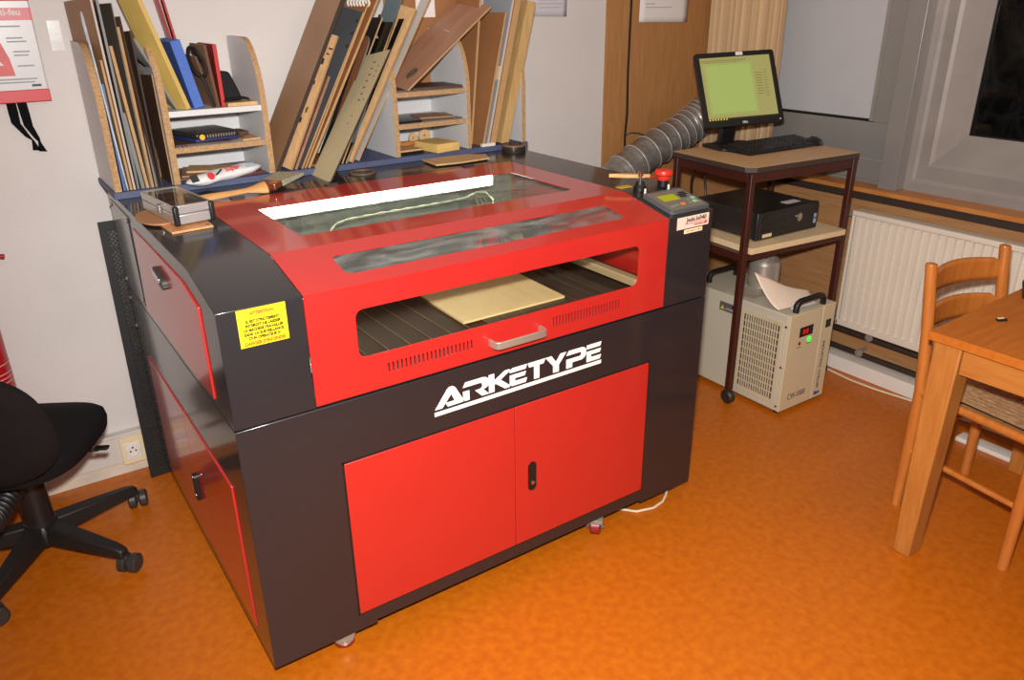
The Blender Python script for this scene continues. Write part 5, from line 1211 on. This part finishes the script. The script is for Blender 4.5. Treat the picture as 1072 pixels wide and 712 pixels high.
for a, b, z in ((A0, Bq, .215), (C0_, Dq, .215), (Bq, Dq, .245), (A0, C0_, .27)): w.tube([a + UZ * z, b + UZ * z], .0095, 10)
w.build('stretcher', M_ch, cr)
w = MB()
def seat_top(u, v):
    p = A0.lerp(C0_, u).lerp(Bq.lerp(Dq, u), v)
    a, b = abs(u - .5) * 2, abs(v - .5) * 2
    m = max(a, b)
    return Vector((p.x, p.y, zs_ + .024 - .016 * (1 - m) + .0022 * math.sin((a if a > b else b) * 46)))
w.grid(seat_top, 44, 44)
w.grid(lambda u, v: seat_top(u, v) * 1 - UZ * .036, 44, 44)
w.build('straw_seat', M_strw, cr, angle=60)

# ================================================================== office chair
oc = thing('office_chair', 'black swivel office chair on a five star castor base by the white wall', 'office chair', (-.418, .930, 0))
oc0 = Vector((-.418, .930, 0)); M_oc = mat('chair nylon', (28, 26, 25), .5, var=.18, scale=22); M_fab = mat('black upholstery', (17, 16, 16), .9, spec=.2, var=.15, scale=60, bump=.1, bscale=400); M_fabb = mat('chair back cloth', (24, 18, 17), .9, spec=.2, var=.12, scale=90, bump=.1, bscale=300)
base = MB(); base.lathe(oc0 + UZ * .062, [(0, 0), (.052, 0), (.058, .01), (.055, .055), (.045, .068), (0, .07)], n=24, closed=False)
bs_ = base.build('hub', M_oc, oc)
for k in range(5):
    a = math.radians(20.5 - 72 * k); d = Vector((math.cos(a), math.sin(a), 0)); s = Vector((-d.y, d.x, 0))
    w = MB()
    r = [(.035, .034, .070, .130), (.17, .028, .068, .113), (.275, .022, .064, .098), (.308, .018, .062, .088)]
    vs = []
    for q, hw, zb_, zt_ in r: vs += [oc0 + d * q - s * hw + UZ * zb_, oc0 + d * q + s * hw + UZ * zb_, oc0 + d * q + s * hw * .75 + UZ * zt_, oc0 + d * q - s * hw * .75 + UZ * zt_]
    fs = [(3, 2, 1, 0), (12, 13, 14, 15)] + [(4 * i + j, 4 * i + (j + 1) % 4, 4 * i + 4 + (j + 1) % 4, 4 * i + 4 + j) for i in range(3) for j in range(4)]
    w.add(vs, fs); lg = w.build('base_arm', M_oc, oc, bevel=.006)
    p = oc0 + d * .306; ca = a + math.radians(60 + 40 * k); cd = Vector((math.cos(ca), math.sin(ca), 0)); cs_ = Vector((-cd.y, cd.x, 0))
    w = MB()
    for sg in (-1, 1):
        q = p + cd * .012 + UZ * .030 + cs_ * sg * .0045
        w.lathe(q, [(0, 0), (.025, 0), (.030, .004), (.030, .021), (.023, .026), (0, .026)], cs_ * sg, 22, False)
    w.cyl(p + UZ * .03, p + UZ * .066, .008)
    w.build('castor', mat('castor nylon', (50, 47, 45), .45, var=.15, scale=30), lg)
w = MB(); w.lathe(oc0 + UZ * .125, [(.047, 0), (.047, .012), (.042, .016), (.040, .15), (.038, .152), (.027, .154), (.027, .27)], n=26); w.build('gas_lift', mat('gaiter', (30, 28, 27), .4, var=.1), oc)
F = Vector((.5, .866, 0)); Rr = Vector((.866, -.5, 0)); sc = Vector((-.425, .89, .435))
w = MB(); w.obox(oc0 + UZ * .385 - F * .03, Rr * .06, F * .11, UZ * .022); w.build('mechanism', M_black, oc, bevel=.006)
w = MB(); w.tube([oc0 + UZ * .38 + Rr * .05, oc0 + UZ * .372 + Rr * .17, oc0 + UZ * .368 + Rr * .225 + F * .01], .006, 8); w.obox(oc0 + UZ * .372 + Rr * .232 + F * .012, Rr * .020, F * .011, UZ * .004); w.build('lever', M_black, oc, bevel=.003)
def sq(t, n=3.2): c, s = math.cos(t), math.sin(t); return (abs(c) ** (2 / n) * (1 if c > 0 else -1), abs(s) ** (2 / n) * (1 if s > 0 else -1))
w = MB(); nn_ = 48
prof = [(.0, -.032), (.9, -.032), (.985, -.024), (1.0, 0.0), (.985, .02), (.93, .03), (.6, .032), (.0, .030)]
vs = []
for k_, h in prof:
    for i in range(nn_):
        c, s = sq(2 * PI * i / nn_); wd = .235 * (1 - .06 * (-s)) if s < 0 else .235
        sag = -.035 * max(0, s * k_ - .55) ** 1.5 * 2
        vs.append(sc + Rr * c * k_ * .228 + F * s * k_ * .232 + UZ * (h + sag))
fs = [(k_ * nn_ + i, k_ * nn_ + (i + 1) % nn_, (k_ + 1) * nn_ + (i + 1) % nn_, (k_ + 1) * nn_ + i) for k_ in range(len(prof) - 1) for i in range(nn_)]
w.add(vs, fs); w.build('seat', M_fab, oc, angle=60)
bc = Vector((-.512, .645, .602)); bn = (F + UZ * -.12).normalized(); bu = (UZ + F * -.10).normalized()
w = MB(); vs = []
prof = [(.0, -.030), (.75, -.028), (.94, -.02), (1.0, 0.), (.95, .018), (.8, .026), (.0, .03)]
for k_, h in prof:
    for i in range(nn_):
        c, s = sq(2 * PI * i / nn_, 2.5); 
        wdt = .20 * (1 - .10 * s)
        vs.append(bc + Rr * c * k_ * wdt + bu * s * k_ * .175 + F * (h + .035 * (c * k_) ** 2))
fs = [(k_ * nn_ + i, k_ * nn_ + (i + 1) % nn_, (k_ + 1) * nn_ + (i + 1) % nn_, (k_ + 1) * nn_ + i) for k_ in range(len(prof) - 1) for i in range(nn_)]
w.add(vs, fs); w.build('backrest', M_fabb, oc, angle=60)
w = MB(); pth = cat_rom([oc0 - F * .04 + UZ * .37, (-.452, .82, .345), (-.485, .745, .325), (-.525, .665, .325), (-.548, .615, .37), (-.545, .61, .46), bc - F * .045 - UZ * .06], 14)
w.tube(pth, [.034 + (.006 if i % 3 == 0 else 0) for i in range(len(pth))], 16); w.build('bellows', M_black, oc, angle=60)

# ================================================================== light, camera, view
def light(name, kind, loc, energy, col, **kw):
    d = bpy.data.lights.new(name, kind); d.energy = energy; d.color = col
    for k, v in kw.items(): setattr(d, k, v)
    o = bpy.data.objects.new(name, d); COL.objects.link(o); o.location = loc; return o
CAMP = Vector((-.34036, -1.582, 1.59963))
fwd = Vector((.51570768, .75996262, -.39560385)); dn = Vector((-.23203554, -.32059786, -.91835533)); rt = Vector((.82474547, -.56539705, -.01100356))
cam = bpy.data.cameras.new('camera'); co = bpy.data.objects.new('camera', cam); COL.objects.link(co)
cam.sensor_width = 36; cam.lens = 824.5995 * 36 / 1072; cam.clip_start = .02
up = -dn
co.matrix_world = Matrix(((rt.x, up.x, -fwd.x, CAMP.x), (rt.y, up.y, -fwd.y, CAMP.y), (rt.z, up.z, -fwd.z, CAMP.z), (0, 0, 0, 1)))
SC.camera = co
# the camera's own flash, just above the lens
fl_ = light('camera_flash', 'SPOT', CAMP + up * .14 + fwd * .02, 368, (1, .978, .945), shadow_soft_size=.035, spot_size=math.radians(122), spot_blend=.9)
fl_.rotation_euler = (fwd + rt * .09).to_track_quat('-Z', 'Y').to_euler()
# warm ceiling lamps of the room, out of the frame above
for x, y in ((-.4, -1.4), (1.9, -1.4)):
    light('ceiling_lamp', 'AREA', (x, y, H - .03), 9, (1, .85, .68), shape='RECTANGLE', size=1.2, size_y=.3)
wd = bpy.data.worlds.new('night'); SC.world = wd; wd.use_nodes = True
wd.node_tree.nodes['Background'].inputs[0].default_value = (.02, .021, .025, 1); wd.node_tree.nodes['Background'].inputs[1].default_value = 1
SC.view_settings.view_transform = 'Standard'; SC.view_settings.look = 'None'; SC.view_settings.gamma = 1; SC.view_settings.exposure = 0
SC.view_settings.use_curve_mapping = False
